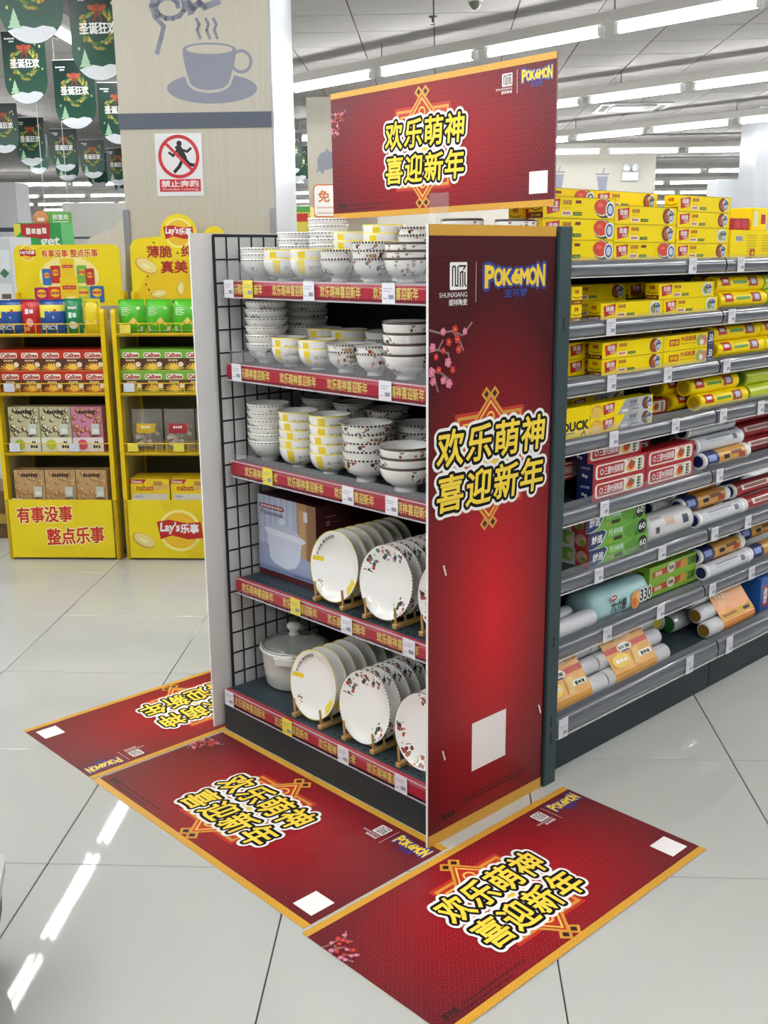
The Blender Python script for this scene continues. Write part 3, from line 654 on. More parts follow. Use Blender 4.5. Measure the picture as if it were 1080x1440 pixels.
# top shelf: front row then back row, (column in the photo, depth, kind, count)
for px_, x_, k_, n_, st_, s_ in ((354, .195, 'sprig', 3, .017, .92), (392, .19, 'yellow', 2, .024, .95), (434, .19, 'yellow', 2, .024, .95), (477, .19, 'flora', 2, .024, .92), (523, .19, 'flora', 3, .022, .92), (571, .19, 'crimson', 3, .02, .92)):
    stack(0, x_, gy(px_, x_, 1.4), k_, n_, st_, s_)
for px_, x_, k_, n_, st_, s_ in ((402, .33, 'sprig', 5, .019, .95), (448, .35, 'sprig', 7, .019, .95), (492, .34, 'yellow', 4, .024, .95), (540, .33, 'yellow', 5, .022, .95), (577, .34, 'flora', 5, .021, .92), (650, .33, 'crimson', 6, .02, .92), (702, .405, 'crimson', 6, .02, .9)):
    stack(0, x_, gy(px_, x_, 1.45), k_, n_, st_, s_, 'back')
for px_, x_, k_, n_, st_, s_ in ((376, .2, 'sprig', 6, .026, .92), (408, .185, 'yellow', 2, .026, .9), (447, .18, 'yellow', 2, .024, .92), (482, .185, 'flora', 2, .02, .9), (524, .185, 'flora', 2, .02, .92), (568, .18, 'crimson', 4, .026, 1.0)):
    stack(1, x_, gy(px_, x_, 1.19), k_, n_, st_, s_)
for px_, x_, k_, n_, st_, s_ in ((433, .34, 'sprig', 7, .024, .92), (455, .305, 'yellow', 3, .024, .9), (488, .305, 'yellow', 3, .024, .9), (518, .33, 'flora', 3, .024, .9), (552, .33, 'crimson', 3, .024, .9)):
    stack(1, x_, gy(px_, x_, 1.19), k_, n_, st_, s_, 'back')
for px_, x_, k_, n_, st_, s_ in ((378, .2, 'sprig', 6, .022, .97), (421, .195, 'yellow', 5, .027, .94), (465, .195, 'yellow', 5, .027, .96), (516, .195, 'flora', 5, .022, 1.04), (571, .185, 'crimson', 3, .024, 1.04)):
    stack(2, x_, gy(px_, x_, .9), k_, n_, st_, s_)
for px_, x_, k_, n_, st_, s_ in ((452, .37, 'sprig', 6, .025, .92), (498, .36, 'sprig', 6, .025, .92), (545, .36, 'flora', 6, .024, .92), (585, .35, 'flora', 5, .022, .95)):
    stack(2, x_, gy(px_, x_, .9), k_, n_, st_, s_, 'back')
# ---- plates in wooden racks
def plate_mat(kind):
    g = G('plate_'+kind); co = g.co(); x, y, z = g.xyz(co); white = lin('efeeea'); r = g.math('SQRT', g.math('ADD', g.math('MULTIPLY', x, x), g.math('MULTIPLY', y, y))); ang = g.math('FRACT', g.math('ADD', g.math('DIVIDE', g.math('ARCTAN2', y, x), 2*PI), .5)); n = g.noise(co, 20, 2)
    if kind == 'yellow':
        c1 = g.mix(g.math('GREATER_THAN', r, .1185), white, lin('d8c860'))
        c1 = g.mix(g.math('MULTIPLY', g.band(y, .002, .018), g.band(x, -.114, -.07)), c1, lin('e8cf2e')); c1 = g.mix(g.math('MULTIPLY', g.band(r, .085, .115), g.band(ang, .37, .45)), c1, lin('e8d04a'))
        d, c = g.vor(co, 110); c1 = g.mix(g.math('MULTIPLY', g.math('LESS_THAN', d, .4), g.math('MULTIPLY', g.band(r, .088, .104), g.band(ang, .1, .15))), c1, lin('8a6a3c')); colr = c1
    else:
        pal = {'flora': ('33446a', 'a8472f', '4b5a34', '6e7f86', 'b98a7a'), 'crimson': ('8c3f38', 'a8795b', '5d4436', 'b04a40', '8f8468')}[kind]
        d, c = g.vor(co, 62); pc = g.ramp(g.xyz(c)[0], [(i/5, lin(q)) for i, q in enumerate(pal)], True)
        sect = g.math('MAXIMUM', g.band(ang, .66, .97) if kind == 'flora' else g.band(ang, .0, .28), g.band(ang, .32, .42) if kind == 'flora' else g.band(ang, .7, .8))
        m1 = g.math('MULTIPLY', g.math('MULTIPLY', g.math('LESS_THAN', d, .5), g.math('GREATER_THAN', n, .42)), g.math('MULTIPLY', g.band(r, .07 if kind == 'flora' else .078, .115), sect))
        rim = g.math('MULTIPLY', g.math('GREATER_THAN', r, .1195), g.math('GREATER_THAN', g.math('SINE', g.math('MULTIPLY', ang, 420.)), -.2 if kind == 'flora' else -2))
        colr = g.mix(rim, g.mix(m1, white, pc), lin('5b463f'))
    ins = g.N.new('ShaderNodeAttribute'); ins.attribute_name = 'inner'
    g.set(Base_Color=g.mix(ins.outputs['Fac'], white, colr), Roughness=.1); g.b.inputs['Coat Weight'].default_value = .3; return g.m
PM = {}
for k_ in ('yellow', 'flora', 'crimson'):
    R_ = .122; top = [(.0005, .006), (.06, .006), (.085, .009), (.1, .014), (R_-.003, .023), (R_, .0235)]; bot = [(R_, .021), (.1, .009), (.082, .003), (.07, 0), (.066, 0), (.064, .003), (.0005, .003)]; PS = .83
    b = MB().lathe(top+bot, plate_mat(k_), 40); me = b.mesh('plate_'+k_); set_inner(me, lambda co, i: i//40 < len(top)); PM[k_] = me
PD = {'yellow': 'white plate with yellow rim line', 'flora': 'white plate with dark floral rim print', 'crimson': 'white plate with crimson flower and leaf print'}
WOOD = G('pale_wood'); x, y, z = WOOD.xyz(WOOD.co()); n = WOOD.noise(WOOD.vec(WOOD.math('MULTIPLY', x, 8.), WOOD.math('MULTIPLY', y, 60.), WOOD.math('MULTIPLY', z, 60.)), 1, 3); WOOD.set(Base_Color=WOOD.mix(n, lin('a98347'), lin('c8a468')), Roughness=.5); WOOD = WOOD.m
def plate_row(si, x0, yc, kind, n, dx, hidden, r=1.0):
    z = SH[si]+.0006; L = .018+dx*n+.04
    L = min(L, .445-x0)
    rk = empty('plate_rack', (x0, yc, z), 0, label=f'pale wooden rack holding the {kind if kind != "flora" else "dark floral"} plates on the {"fourth" if si == 3 else "bottom"} shelf', cat='plate rack', group='wooden plate racks')
    for s_ in (-1, 1):
        MB().box(0, s_*.058-.008, 0, L, s_*.058+.008, .012, WOOD, bev=.0015).build('side_rail', rk)
        for i in range(n+1):
            if x0+.008+dx*i < .44: MB().cyl((.008+dx*i, s_*.058, .011), (.008+dx*i-.004, s_*.058, .058), .0035, WOOD, 8).build('peg', rk)
    MB().box(.03, -.05, .0, .042, .05, .004, WOOD).build('cross_bar', rk)
    th = math.radians(9)
    for i in range(n):
        # plate leans back; its face looks to -X
        lab = PD[kind]+(', foremost' if i == 0 else f', {NTH[i] if i < 7 else "last"}')+f' in its rack, {"fourth" if si == 3 else "bottom"} shelf'
        cxp = x0+.008+dx*(i+.5)+.019
        M = Matrix.Translation((cxp, yc, z+.0055+.1215*PS)) @ Matrix.Rotation(th, 4, 'Y') @ Matrix(((0, 0, -1, 0), (-1, 0, 0, 0), (0, 1, 0, 0), (0, 0, 0, 1))) @ Matrix.Scale(PS, 4)
        o = inst('plate', PM[kind], None, None, None, label=lab, cat='plate', group=f'{kind} plates on the {"fourth" if si == 3 else "bottom"} shelf'); o.matrix_world = M
        if kind == 'yellow' and i == 0:      # lettering on the upper left of the rim
            b = MB().on((0, 0, 0), (1, 0, 0), (0, 1, 0))
            for k_, ch in enumerate('Pokémon'):
                a_ = math.radians(163-k_*9.5); cx_, cy_ = .103*math.cos(a_), .103*math.sin(a_); b.F = frame((cx_, cy_, .0165), (math.sin(a_), -math.cos(a_), 0), (math.cos(a_), math.sin(a_), 0)); b.t(-.006, -.007, .006, .007 if ch in 'Pké' else .004, ch, K('6a5230'), .02)
            b.build('lettering', o)
plate_row(3, .128, .512, 'yellow', 7, .036, 0)
plate_row(3, .128, .303, 'flora', 7, .036, 0)
plate_row(3, .14, .1, 'crimson', 5, .05, 0)
plate_row(4, .066, .545, 'yellow', 8, .04, 0)
plate_row(4, .068, .33, 'flora', 8, .04, 0)
plate_row(4, .066, .113, 'crimson', 6, .05, 0)
# ---- casserole pot with glass lid
PX, PY = .235, .803; POTW = G('speckled_ceramic'); d, c = POTW.vor(POTW.co(), 500); POTW.set(Base_Color=POTW.mix(POTW.math('LESS_THAN', d, .2), lin('dedcd6'), lin('b9aea2')), Roughness=.22); POTW = POTW.m
pot = empty('casserole_pot', (PX, PY, SH[4]+.0006), 2.2, label='white speckled casserole pot with glass lid beside the wire grid', cat='pot')
MB().lathe([(.0005, .002), (.088, 0), (.1, .01), (.108, .06), (.113, .11), (.12, .12), (.12, .126), (.113, .126), (.108, .115), (.1, .03), (.08, .012), (.0005, .012)], POTW, 40).build('pot_body', pot)
for a_ in (0, PI):
    b = MB(); pr = [(-.045, 0), (-.03, .022), (.03, .022), (.045, 0)]
    b.prism(pr, .1, .118, POTW, Matrix.Rotation(a_, 4, 'Z') @ Matrix.Translation((0, .113, 0))); b.build('handle', pot)
GLS = G('lid_glass'); GLS.set(Base_Color=lin('aab2ae'), Roughness=.03, Alpha=.45); GLS = GLS.m
pot.scale = (.9, .9, 1)
lid = MB().lathe([(.108, .128), (.09, .142), (.06, .151), (.03, .155), (.0005, .156)], GLS, 40).build('glass_lid', pot)
MB().lathe([(.104, .124), (.113, .124), (.113, .131), (.104, .131), (.104, .124)], K('b9bdbb', .25, .6), 40).build('lid_rim', lid)
MB().lathe([(.0005, .155), (.018, .156), (.02, .162), (.013, .17), (.022, .178), (.026, .186), (.02, .196), (.0005, .198)], K('dcdcdc', .2), 20).build('lid_knob', lid)
b = MB(); b.box(-.05, -.05, .1485, -.008, -.022, .1495, K('6b3a2a', .4)); b.build('lid_sticker', lid)
# ---- pot carton: photo front, dark red side with icons
bx = empty('pot_carton', (.192, .632, SH[3]+.0006), 0, label='pot carton with a white casserole picture on the fourth shelf', cat='carton')
w_, h_, d_ = .276, .252, .25; DR = K('4a1416', .45, var=.1)
b = MB().box(0, 0, 0, d_, w_, h_, DR)
b.on((0, w_, 0), (0, -1, 0), (0, 0, 1))
b.r(.0, .018, w_, h_, K('8f9ec0', .4)); b.r(0, .1, w_, h_, K('a9b3cc', .4))
for k_ in range(6): b.r(.012+.028*k_, .1, .026+.028*k_, h_, K('b9c2d8', .4))
b.r(.19, .05, w_, h_, K('a9855c', .4)); b.r(.235, .05, w_, h_, K('8a6440', .4)); b.r(.2, .06, .228, h_-.02, K('b9966c', .4))
b.p([(0, .03), (w_, .03), (w_, .075), (.15, .1), (0, .1)], K('9aa2c2', .4)); b.r(0, .018, w_, .032, K('7f8cb4', .4))
b.p([(.045, .14), (.055, .062), (.075, .045), (.14, .036), (.18, .05), (.2, .075), (.212, .135)], K('ccd3e6', .4)); b.p([(.03, .148), (.045, .134), (.215, .128), (.232, .138), (.215, .146), (.045, .156)], K('dde2ef', .4))
b.p([(.045, .154), (.08, .172), (.13, .176), (.18, .165), (.212, .146)], K('b7c0d6', .4)); b.e(.118, .182, .014, .011, K('d5dbea', .4))
b.p(roundrect(.012, .212, .13, .226, .006, 3), K('8d2f3a')); b.bar(.018, .215, .124, .223, K('e2c8c8'), 8); b.t(.018, .192, .12, .208, 'Pokémon', K('4a4660'))
b.r(.222, .2, .24, .23, K('d9d9e0')); b.r(.0, 0, w_, .018, K('4d1a20', .4)); b.bar(.17, .023, .26, .028, K('5a628c'), 9)
b.on((0, 0, 0), (1, 0, 0), (0, 0, 1))
for k_ in range(4):
    b.r(.04, .1+.03*k_, .053, .113+.03*k_, K('b9a8a8')); b.r(.043, .103+.03*k_, .05, .11+.03*k_, DR); b.r(.062, .105+.03*k_, .1, .108+.03*k_, K('7d5a5a'))
b.r(.04, .215, .075, .218, K('9a8484')); b.build('carton_body', bx)
# ================================================================ AISLE SHELVES WITH CLING FILM (face -Y)
AS = [1.414, 1.255, 1.1, .94, .742, .546, .35, .17]      # deck heights, the last one is the base deck
SILV = G('grey_plastic_rail'); x, y, z = SILV.xyz(SILV.co()); n = SILV.noise(SILV.vec(SILV.math('MULTIPLY', x, 2.), y, SILV.math('MULTIPLY', z, 90.)), 3, 3)
SILV.set(Base_Color=SILV.mix(n, lin('4c4f58'), lin('787b85')), Roughness=.16); SILV.b.inputs['Coat Weight'].default_value = .5; SILV = SILV.m
TAGPX = [(972,), (857,), (858, 937), (861, 948), (848,), (840, 929), (852, 927), (790, 968)], [(1040,), (1027,), (1020,), (1015, 1068), (1010,), (1003, 1050), (1000, 1055), (1024,)]
for bi, (xa, xb) in enumerate(((.503, 1.392), (1.398, 2.312))):
    U = empty('aisle_shelf', (xa, 0, 0), 0, label='dark steel aisle shelf with grey price rails beside the tall red board' if bi == 0 else 'dark steel aisle shelf bay beyond the first cling film bay', cat='shelf unit', group='aisle shelf bays')
    W = xb-xa
    MB().box(0, .03, 0, W, .44, .12, STEELD).build('plinth', U)
    MB().box(0, .43, .1, W, .45, 1.4, K('171b1d', .6, var=.2)).build('back_panel', U)
    for i, z in enumerate(AS):
        base = i == 7; ly = .004 if base else .066; x0 = .001; x1 = W-.001
        sh = MB().box(x0, ly+.012, z-.03, x1, .43, z-.002, STEEL, bev=.002).build('shelf', U)
        if not base:
            for x_ in (x0+.001, x1-.001): MB().prism([(.3, z-.03), (.43, z-.03), (.43, z-.09)], x_-.001, x_+.001, STEEL, frame((0, 0, 0), (0, 1, 0), (0, 0, 1))).build('bracket', sh)
        zt, zb = z, z-(.054 if base else .042)
        prof = [(ly+.013, zt), (ly+.006, zt+.001), (ly+.0, zt-.008), (ly-.004, (zt+zb)/2), (ly-.001, zb+.006), (ly+.006, zb), (ly+.013, zb)]; n = len(prof)
        b = MB(); b.add([(x_, y_, z_) for x_ in (x0, x1) for y_, z_ in prof], [(j, n+j, n+j+1, j+1) for j in range(n-1)], SILV, True); b.add([(x_, y_, z_) for x_ in (x0, x1) for y_, z_ in prof], [tuple(range(n))[::-1], tuple(range(n, 2*n))], K('22252a', .5)); b.build('price_rail', sh)
        MB().box(x0, ly-.002, zb-.003, x1, ly+.004, zb, K('d8d8da', .3)).build('rail_edge', sh)
        MB().box(x0, ly+.014, z, x1, ly+.0155, z+(.02 if i in (3, 4, 5, 6, 7) else .008), CLEAR).build('clear_guard', sh)
        for px_ in TAGPX[bi][i]:
            x_ = gx(px_, ly, z-.02)-xa
            if not .03 < x_ < W-.03: x_ = min(max(x_, .03), W-.03)
            b = MB().box(x_-.021, ly-.0062, zb-.002, x_+.021, ly-.0045, zt+.002, TAGW); b.on((x_-.021, ly-.0062, zb), (1, 0, 0), (0, 0, 1)); ink = K('9a9aa8'); b.r(.004, .032, .034, .034, ink); b.r(.004, .026, .028, .0275, ink); b.r(.02, .008, .038, .018, ink); b.build('price_tag', sh)
# green end post between board and shelves
ps = empty('shelf_post', (.4485, -.012, 0), 0, label='slotted dark green steel post between the red board and the cling film shelves', cat='post')
MB().box(.004, .0, 0, .054, .012, 1.497, K('32464b', .45, .15, var=.06), bev=.002).build('post_body', ps)
b = MB()
for z_ in (1.26, .42, .19, .14): b.box(.026, -.0006, z_-.016, .03, .0, z_+.016, K('0c0f10', .8))
b.build('slot', ps)
# ---- products
YEL = K('ffe000', .4, var=.02, spec=.2); FLAG = K('c3261c', .4); BRN = K('7a2a1a', .4); NAVY = K('1f2c66', .35); LIME = K('8fc43c', .35); CREAM = K('ece8da', .4)
def flagmark(b, x0, y0, x1, y1):
    sk = (y1-y0)*.1
    b.p([(x0+.08*(x1-x0), y0), (x1-.06*(x1-x0), y0+sk*2), (x1, y1), (x0, y1-sk*1.5)], FLAG); w_, h_ = x1-x0, y1-y0
    b.t(x0+.2*w_, y0+.45*h_, x0+.85*w_, y0+.84*h_, '佳能', WHT, .025); b.t(x0+.45*w_, y0+.2*h_, x0+.88*w_, y0+.4*h_, 'GLAD', WHT, .02)
def roundel(b, cx, cy, r, pal):
    b.e(cx-r*.35, cy, r*1.15, r*.95, K(pal[0], .4), 18); b.e(cx-r*.55, cy-r*.1, r*.5, r*.55, K(pal[1], .4), 12, .5); b.e(cx-r*.1, cy+r*.35, r*.4, r*.3, K(pal[2], .4), 10, .3); b.e(cx-r*.2, cy-r*.45, r*.35, r*.25, K(pal[1], .4), 10)
    b.e(cx+r*.55, cy, r*.62, r*.86, WHT, 18); b.e(cx+r*.55, cy, r*.5, r*.7, K('3b4f86'), 16); b.e(cx+r*.55, cy-r*.05, r*.36, r*.5, K('b9cbe0'), 14); b.line([(cx+r*.05, cy+r*.1), (cx+r*1.05, cy+r*.25)], r*.28, K('31477f'))
PAL = {'meat': ('7c3b22', 'b35a34', 'e0b090'), 'avocado': ('e6e2c8', '8a9a54', '5c3a24'), 'melon': ('3f6a2c', '8fb05a', '2e5222')}
def film_box(kind, w_=.31, h_=.046, d_=.046):
    b = MB().box(0, 0, 0, w_, d_, h_, YEL)
    b.on((0, 0, 0), (1, 0, 0), (0, 0, 1)); h = h_
    flagmark(b, .012, h*.16, .07, h*.9); T = K('b4641e')
    b.t(.08, h*.62, .118, h*.84, '保鲜膜', T, .03); b.t(.08, h*.44, .112, h*.52, 'Cling Wrap', T); b.r(.078, h*.12, .118, h*.34, CREAM); b.bar(.082, h*.17, .112, h*.3, FLAG, 4); b.r(.126, h*.14, .162, h*.3, K('2c3a30')); b.bar(.132, h*.18, .16, h*.26, LIME, 3)
    if kind == 'melon':
        b.e(.262, h*.5, .044, h*.46, K('2e5222'), 20); b.e(.252, h*.56, .036, h*.42, K('f0e6c8'), 20); b.e(.25, h*.58, .034, h*.38, K('d8432c'), 20); b.e(.244, h*.66, .012, h*.1, K('e86a50'), 10); b.e(.288, h*.46, .021, h*.4, WHT, 18); b.e(.288, h*.46, .016, h*.32, K('3b4f86'), 16); b.e(.288, h*.46, .011, h*.22, K('c9d6e6'), 14)
        b.r(.134, h*.7, .158, h*.84, BRN)
    else: roundel(b, .268, h*.5, h*.47, PAL[kind])
    b.r(0, h-.0011, w_, h, K('8a7408')); b.r(w_-.0012, 0, w_, h, K('8a7408'))  # dark top and right edges: shade of the gaps between boxes, painted on
    b.on((0, d_, 0), (0, -1, 0), (0, 0, 1)); b.r(0, 0, d_, h*.26, BRN); b.t(d_*.15, h*.07, d_*.5, h*.19, '30', YEL); b.bar(d_*.55, h*.08, d_*.85, h*.18, YEL, 2); b.t(d_*.3, h*.62, d_*.7, h*.84, '佳能', FLAG, .03); b.line([(d_*.1, h*.45), (d_*.5, h*.36), (d_*.9, h*.45)], .002, BRN)
    return b.mesh('film_box_'+kind)
def silver_box():
    w_, h_, d_ = .31, .042, .046; b = MB().box(0, 0, 0, w_, d_, h_, YEL); b.on((0, 0, 0), (1, 0, 0), (0, 0, 1)); h = h_
    b.e(.03, h*.5, .028, h*.42, K('e3a830'), 14); b.p([(.0, .05*h), (.05, .05*h), (.055, h*.6), (.015, h*.8)], K('f0c45a')); flagmark(b, .058, h*.12, .115, h*.92)
    b.p([(.13, 0), (.2, 0), (.24, h), (.17, h)], K('a9acb2', .3)); b.p([(.2, 0), (.29, 0), (.3, h), (.24, h)], K('c2c4c8', .3)); b.t(.19, h*.6, .225, h*.86, '铝箔', K('5a5d66'), .03); b.bar(.185, h*.43, .235, h*.5, K('5a5d66'), 8); b.r(.15, h*.12, .182, h*.3, CREAM); b.r(.2, h*.16, .235, h*.3, K('8a8d94'))
    roundel(b, .282, h*.5, h*.46, ('5b3424', '7c4a30', 'a06a48')); b.on((0, d_, 0), (0, -1, 0), (0, 0, 1)).r(0, 0, d_, h*.25, BRN); return b.mesh('foil_box')
def red_box():
    w_, h_, d_ = .27, .055, .055; R0 = K('b3202a', .35); b = MB().box(0, 0, 0, w_, d_, h_, R0); b.on((0, 0, 0), (1, 0, 0), (0, 0, 1)); h = h_
    b.p(roundrect(.012, h*.12, w_-.012, h*.9, .012, 4), CREAM); b.p(roundrect(.022, h*.2, .155, h*.82, .006, 3), R0); b.ring(.042, h*.5, .006, .009, WHT, 12); b.t(.056, h*.3, .15, h*.72, '三菱PE保鲜膜', WHT, .015)
    b.e(.188, h*.4, .024, h*.22, K('e2b22e'), 12); b.e(.19, h*.52, .015, h*.25, K('c8352a'), 14); b.e(.203, h*.58, .008, h*.14, K('4c7a32'), 8); b.bar(.168, h*.78, .212, h*.84, R0, 5)
    for k_ in range(4): b.e(.23, h*(.24+.16*k_), .006, h*.07, BLK, 8); b.r(.237, h*(.2+.16*k_), .242, h*(.29+.16*k_), BLK)
    b.on((0, d_, 0), (0, -1, 0), (0, 0, 1)).r(0, 0, d_, h_, NAVY); b.t(.012, h*.68, .044, h*.82, '保鲜膜', K('a9b4d8'), .02); b.e(.022, h*.35, .005, .005, WHT, 8); b.e(.032, h*.3, .005, .005, WHT, 8); return b.mesh('red_film_box')
def pe_box():
    w_, h_, d_ = .285, .046, .046; b = MB().box(0, 0, 0, w_, d_, h_, YEL); b.on((0, 0, 0), (1, 0, 0), (0, 0, 1)); h = h_
    b.r(.03, h*.3, .085, h*.72, FLAG); b.t(.036, h*.38, .08, h*.64, '妙洁', YEL, .03); b.t(.095, h*.52, .18, h*.86, 'PE保鲜膜', K('c2521e'), .03); b.t(.095, h*.3, .18, h*.44, 'Plastic Wrap', K('9a3a1a')); b.e(.205, h*.5, .022, h*.4, K('9fb060'), 12); b.e(.228, h*.45, .018, h*.36, K('d8877e'), 12); b.e(.214, h*.35, .012, h*.2, K('efe9d8'), 10)
    b.r(.247, 0, w_, h, NAVY); b.r(0, h-.0011, w_, h, K('8a7408')); b.t(.254, h*.32, .28, h*.8, '.50', WHT, .03); b.r(.254, h*.15, .278, h*.2, K('9aa6d0')); return b.mesh('pe_film_box')  # dark top edge is the shaded gap to the next box, painted on
def green_box():
    w_, h_, d_ = .3, .052, .14; GB = K('6cae3a', .35, var=.1); b = MB().box(0, 0, 0, w_, d_, h_, GB); b.on((0, 0, 0), (1, 0, 0), (0, 0, 1)); h = h_
    b.p([(.0, h), (.075, h), (.09, h*.8), (.065, h*.15), (.03, 0), (.0, 0)], K('d9e6f0')); b.p([(.0, h*.98), (.072, h*.98), (.085, h*.8), (.06, h*.18), (.028, .001), (.0, .001)], NAVY); b.t(.015, h*.3, .065, h*.75, '妙洁', WHT, .035, .1); b.t(.1, h*.5, .12, h*.86, 'PE', K('e2f2d0')); b.t(.122, h*.52, .17, h*.84, '保鲜膜', K('d9efe6'), .01); b.r(.125, h*.14, .168, h*.36, K('24381e')); b.r(.1, h*.16, .12, h*.28, K('b9a01e'))
    for q in ((.2, .5, .03), (.225, .65, .03), (.245, .35, .034), (.215, .36, .028), (.26, .6, .03)): b.e(q[0], h*q[1], q[2]*.8, h*.32, K('3f7f2c' if q[2] > .03 else '5c9a34'), 10)
    b.e(.272, h*.5, .024, h*.44, K('11200e'), 16); b.t(.255, h*.34, .29, h*.68, '60', WHT, .02)
    b.on((0, d_, 0), (0, -1, 0), (0, 0, 1)).r(0, 0, d_, h, K('e3e6da')); b.e(.06, h*.55, .028, h*.4, K('8fbf4a'), 14); b.e(.075, h*.5, .014, h*.25, K('d8c9a0'), 10); b.r(.09, 0, d_, h, K('b8443e')); b.e(.112, h*.55, .02, h*.36, K('d9a79a'), 12); b.e(.118, h*.4, .012, h*.2, K('7fa04a'), 10); b.r(.008, h*.2, .035, h*.28, K('8a9a84')); return b.mesh('green_film_box')
def lime_box():
    w_, h_, d_ = .3, .05, .06; LM = K('93c83e', .35, var=.06); b = MB().box(0, 0, 0, w_, d_, h_, LM); b.on((0, 0, 0), (1, 0, 0), (0, 0, 1)); h = h_
    b.p([(.02, h*.25), (.17, h*.3), (.21, h*.75), (.19, h*.8), (.02, h*.62)], K('d0553c')); b.r(.035, h*.3, .075, h*.58, K('f0d2b0')); b.e(.13, h*.55, .024, h*.36, CREAM, 16); b.t(.115, h*.42, .146, h*.68, '保鲜', K('2c4a1c'), .03); b.e(.205, h*.55, .02, h*.34, K('e8a24a'), 12); b.t(.232, h*.3, .278, h*.8, '200', K('274a1e'), .03); b.r(.284, 0, w_, h, K('d8b0b0'))
    b.on((0, d_, 0), (0, -1, 0), (0, 0, 1)).r(.012, h*.4, .04, h*.6, K('40601c')); return b.mesh('lime_film_box')
def roll(kind):
    L, r_ = .3, .027; b = MB(); Mx = Matrix.Translation((0, r_, r_)) @ Matrix.Rotation(PI/2, 4, 'Y')
    spec = {'yellow': [(0, 1, YEL)], 'silver': [(0, .04, WHT), (.04, 1, K('c9ccd4', .15, .2))], 'white': [(0, .05, WHT), (.05, .93, K('d9dbe2', .25)), (.93, 1, WHT)], 'navy': [(0, .05, WHT), (.05, .3, NAVY), (.3, .9, K('dca24a', .3)), (.9, 1, WHT)], 'red': [(0, .04, CREAM), (.04, .96, K('9c1f24', .3)), (.96, 1, CREAM)], 'lime': [(0, 1, K('c5d22a', .3))], 'label': [(0, .35, K('d9ab5a', .3)), (.35, 1, K('d5d7dc', .2))]}[kind]
    for a, c, m_ in spec: b.lathe([(r_, a*L), (r_, c*L)], m_, 18, Mx)
    cap = {'yellow': YEL, 'lime': K('a9b81e')}.get(kind, WHT); cc = {'yellow': K('c9a21a'), 'lime': K('5f8a2a'), 'label': K('b07c3c')}.get(kind, NAVY)
    for x_, s_ in ((0, -1), (L, 1)):
        b.lathe([(r_, x_), (r_*.8, x_+s_*.001), (.0003, x_+s_*.001)], cap, 18, Mx, False); b.lathe([(r_*.72, x_+s_*.0012), (.0003, x_+s_*.0012)], cc, 18, Mx, False)
    # printed marks wrap the front of the roll
    def patch(a, c, t0, t1, m_):
        vs = []; n = 5
        for i in range(n+1):
            t_ = math.radians(t0+(t1-t0)*i/n)
            for q in (a, c): vs.append((q*L, r_-(r_+.0003)*math.cos(t_), r_+(r_+.0003)*math.sin(t_)))
        b.add(vs, [(2*i, 2*i+1, 2*i+3, 2*i+2) for i in range(n)], m_, True)
    if kind == 'yellow': patch(.08, .26, -5, 60, FLAG); patch(.12, .22, 18, 40, WHT); patch(.32, .62, 5, 25, K('5f9a3a')); patch(.66, .86, -15, 55, K('a8442c')); patch(.72, .82, 0, 40, K('b9cbe0'))
    if kind == 'navy': patch(.08, .24, 0, 45, K('8fa0d8')); patch(.4, .52, -5, 25, BLK); patch(.56, .8, 15, 40, K('7a4a1c')); patch(.72, .86, -20, 20, K('b8442c'))
    if kind in ('silver', 'white'): patch(.2, .7, 40, 55, K('9a9fae')); patch(.2, .6, 22, 30, K('b0b4c0')); patch(.75, .84, 5, 45, K('6f7482'))
    if kind == 'red': patch(.15, .8, 5, 45, CREAM); patch(.2, .75, 12, 36, K('8a1a22'))
    if kind == 'label': patch(.3, .38, -40, 60, NAVY); patch(.1, .25, 0, 50, K('f0c860'))
    return b.mesh('film_roll_'+kind)
PMESH = {k: film_box(k) for k in ('melon', 'meat', 'avocado')}
PMESH.update(foil=silver_box(), red=red_box(), pe=pe_box(), green=green_box(), lime=lime_box(), **{'r_'+k: roll(k) for k in ('yellow', 'silver', 'white', 'navy', 'red', 'lime', 'label')})
PLAB = {'melon': ('film_box', 'watermelon-print yellow film box', 'box'), 'meat': ('film_box', 'meat-print yellow film box', 'box'), 'avocado': ('film_box', 'avocado-print yellow film box', 'box'), 'foil': ('foil_box', 'yellow and silver foil box', 'box'), 'red': ('film_box', 'red film box with navy end', 'box'), 'pe': ('film_box', 'yellow wrap box marked 50', 'box'), 'green': ('film_box', 'green cling film box marked 60', 'box'), 'lime': ('film_box', 'lime green wrap box', 'box'),
        'r_yellow': ('film_roll', 'yellow film roll', 'roll'), 'r_silver': ('film_roll', 'silvery film roll', 'roll'), 'r_white': ('film_roll', 'navy-capped white roll', 'roll'), 'r_navy': ('film_roll', 'navy and orange bag roll', 'roll'), 'r_red': ('film_roll', 'dark red roll', 'roll'), 'r_lime': ('film_roll', 'lime green roll', 'roll'), 'r_label': ('film_roll', 'amber-labelled silver roll', 'roll')}
ORD = ('top', 'second', 'third', 'fourth', 'fifth', 'sixth', 'seventh', 'bottom')
def prod(kind, px_, si, lev, h, y=.084, s=(1, 1, 1), rz=0, dz=0, xx=None, note=''):
    z = AS[si]+.0006+lev*h+dz-.002; x_ = gx(px_, y, z+.02) if xx is None else xx
    nm, lb, ct = PLAB[kind]
    lv = ('lowest layer', 'second layer', 'third layer', 'fourth layer')[min(3, lev)]
    o = inst(nm, PMESH[kind], None, (x_, y, z), rz, label=f'{lb}{note}, {lv}, {ORD[si]} aisle shelf', cat=ct, group=f'{lb} on the {ORD[si]} aisle shelf'); o.scale = s; return o
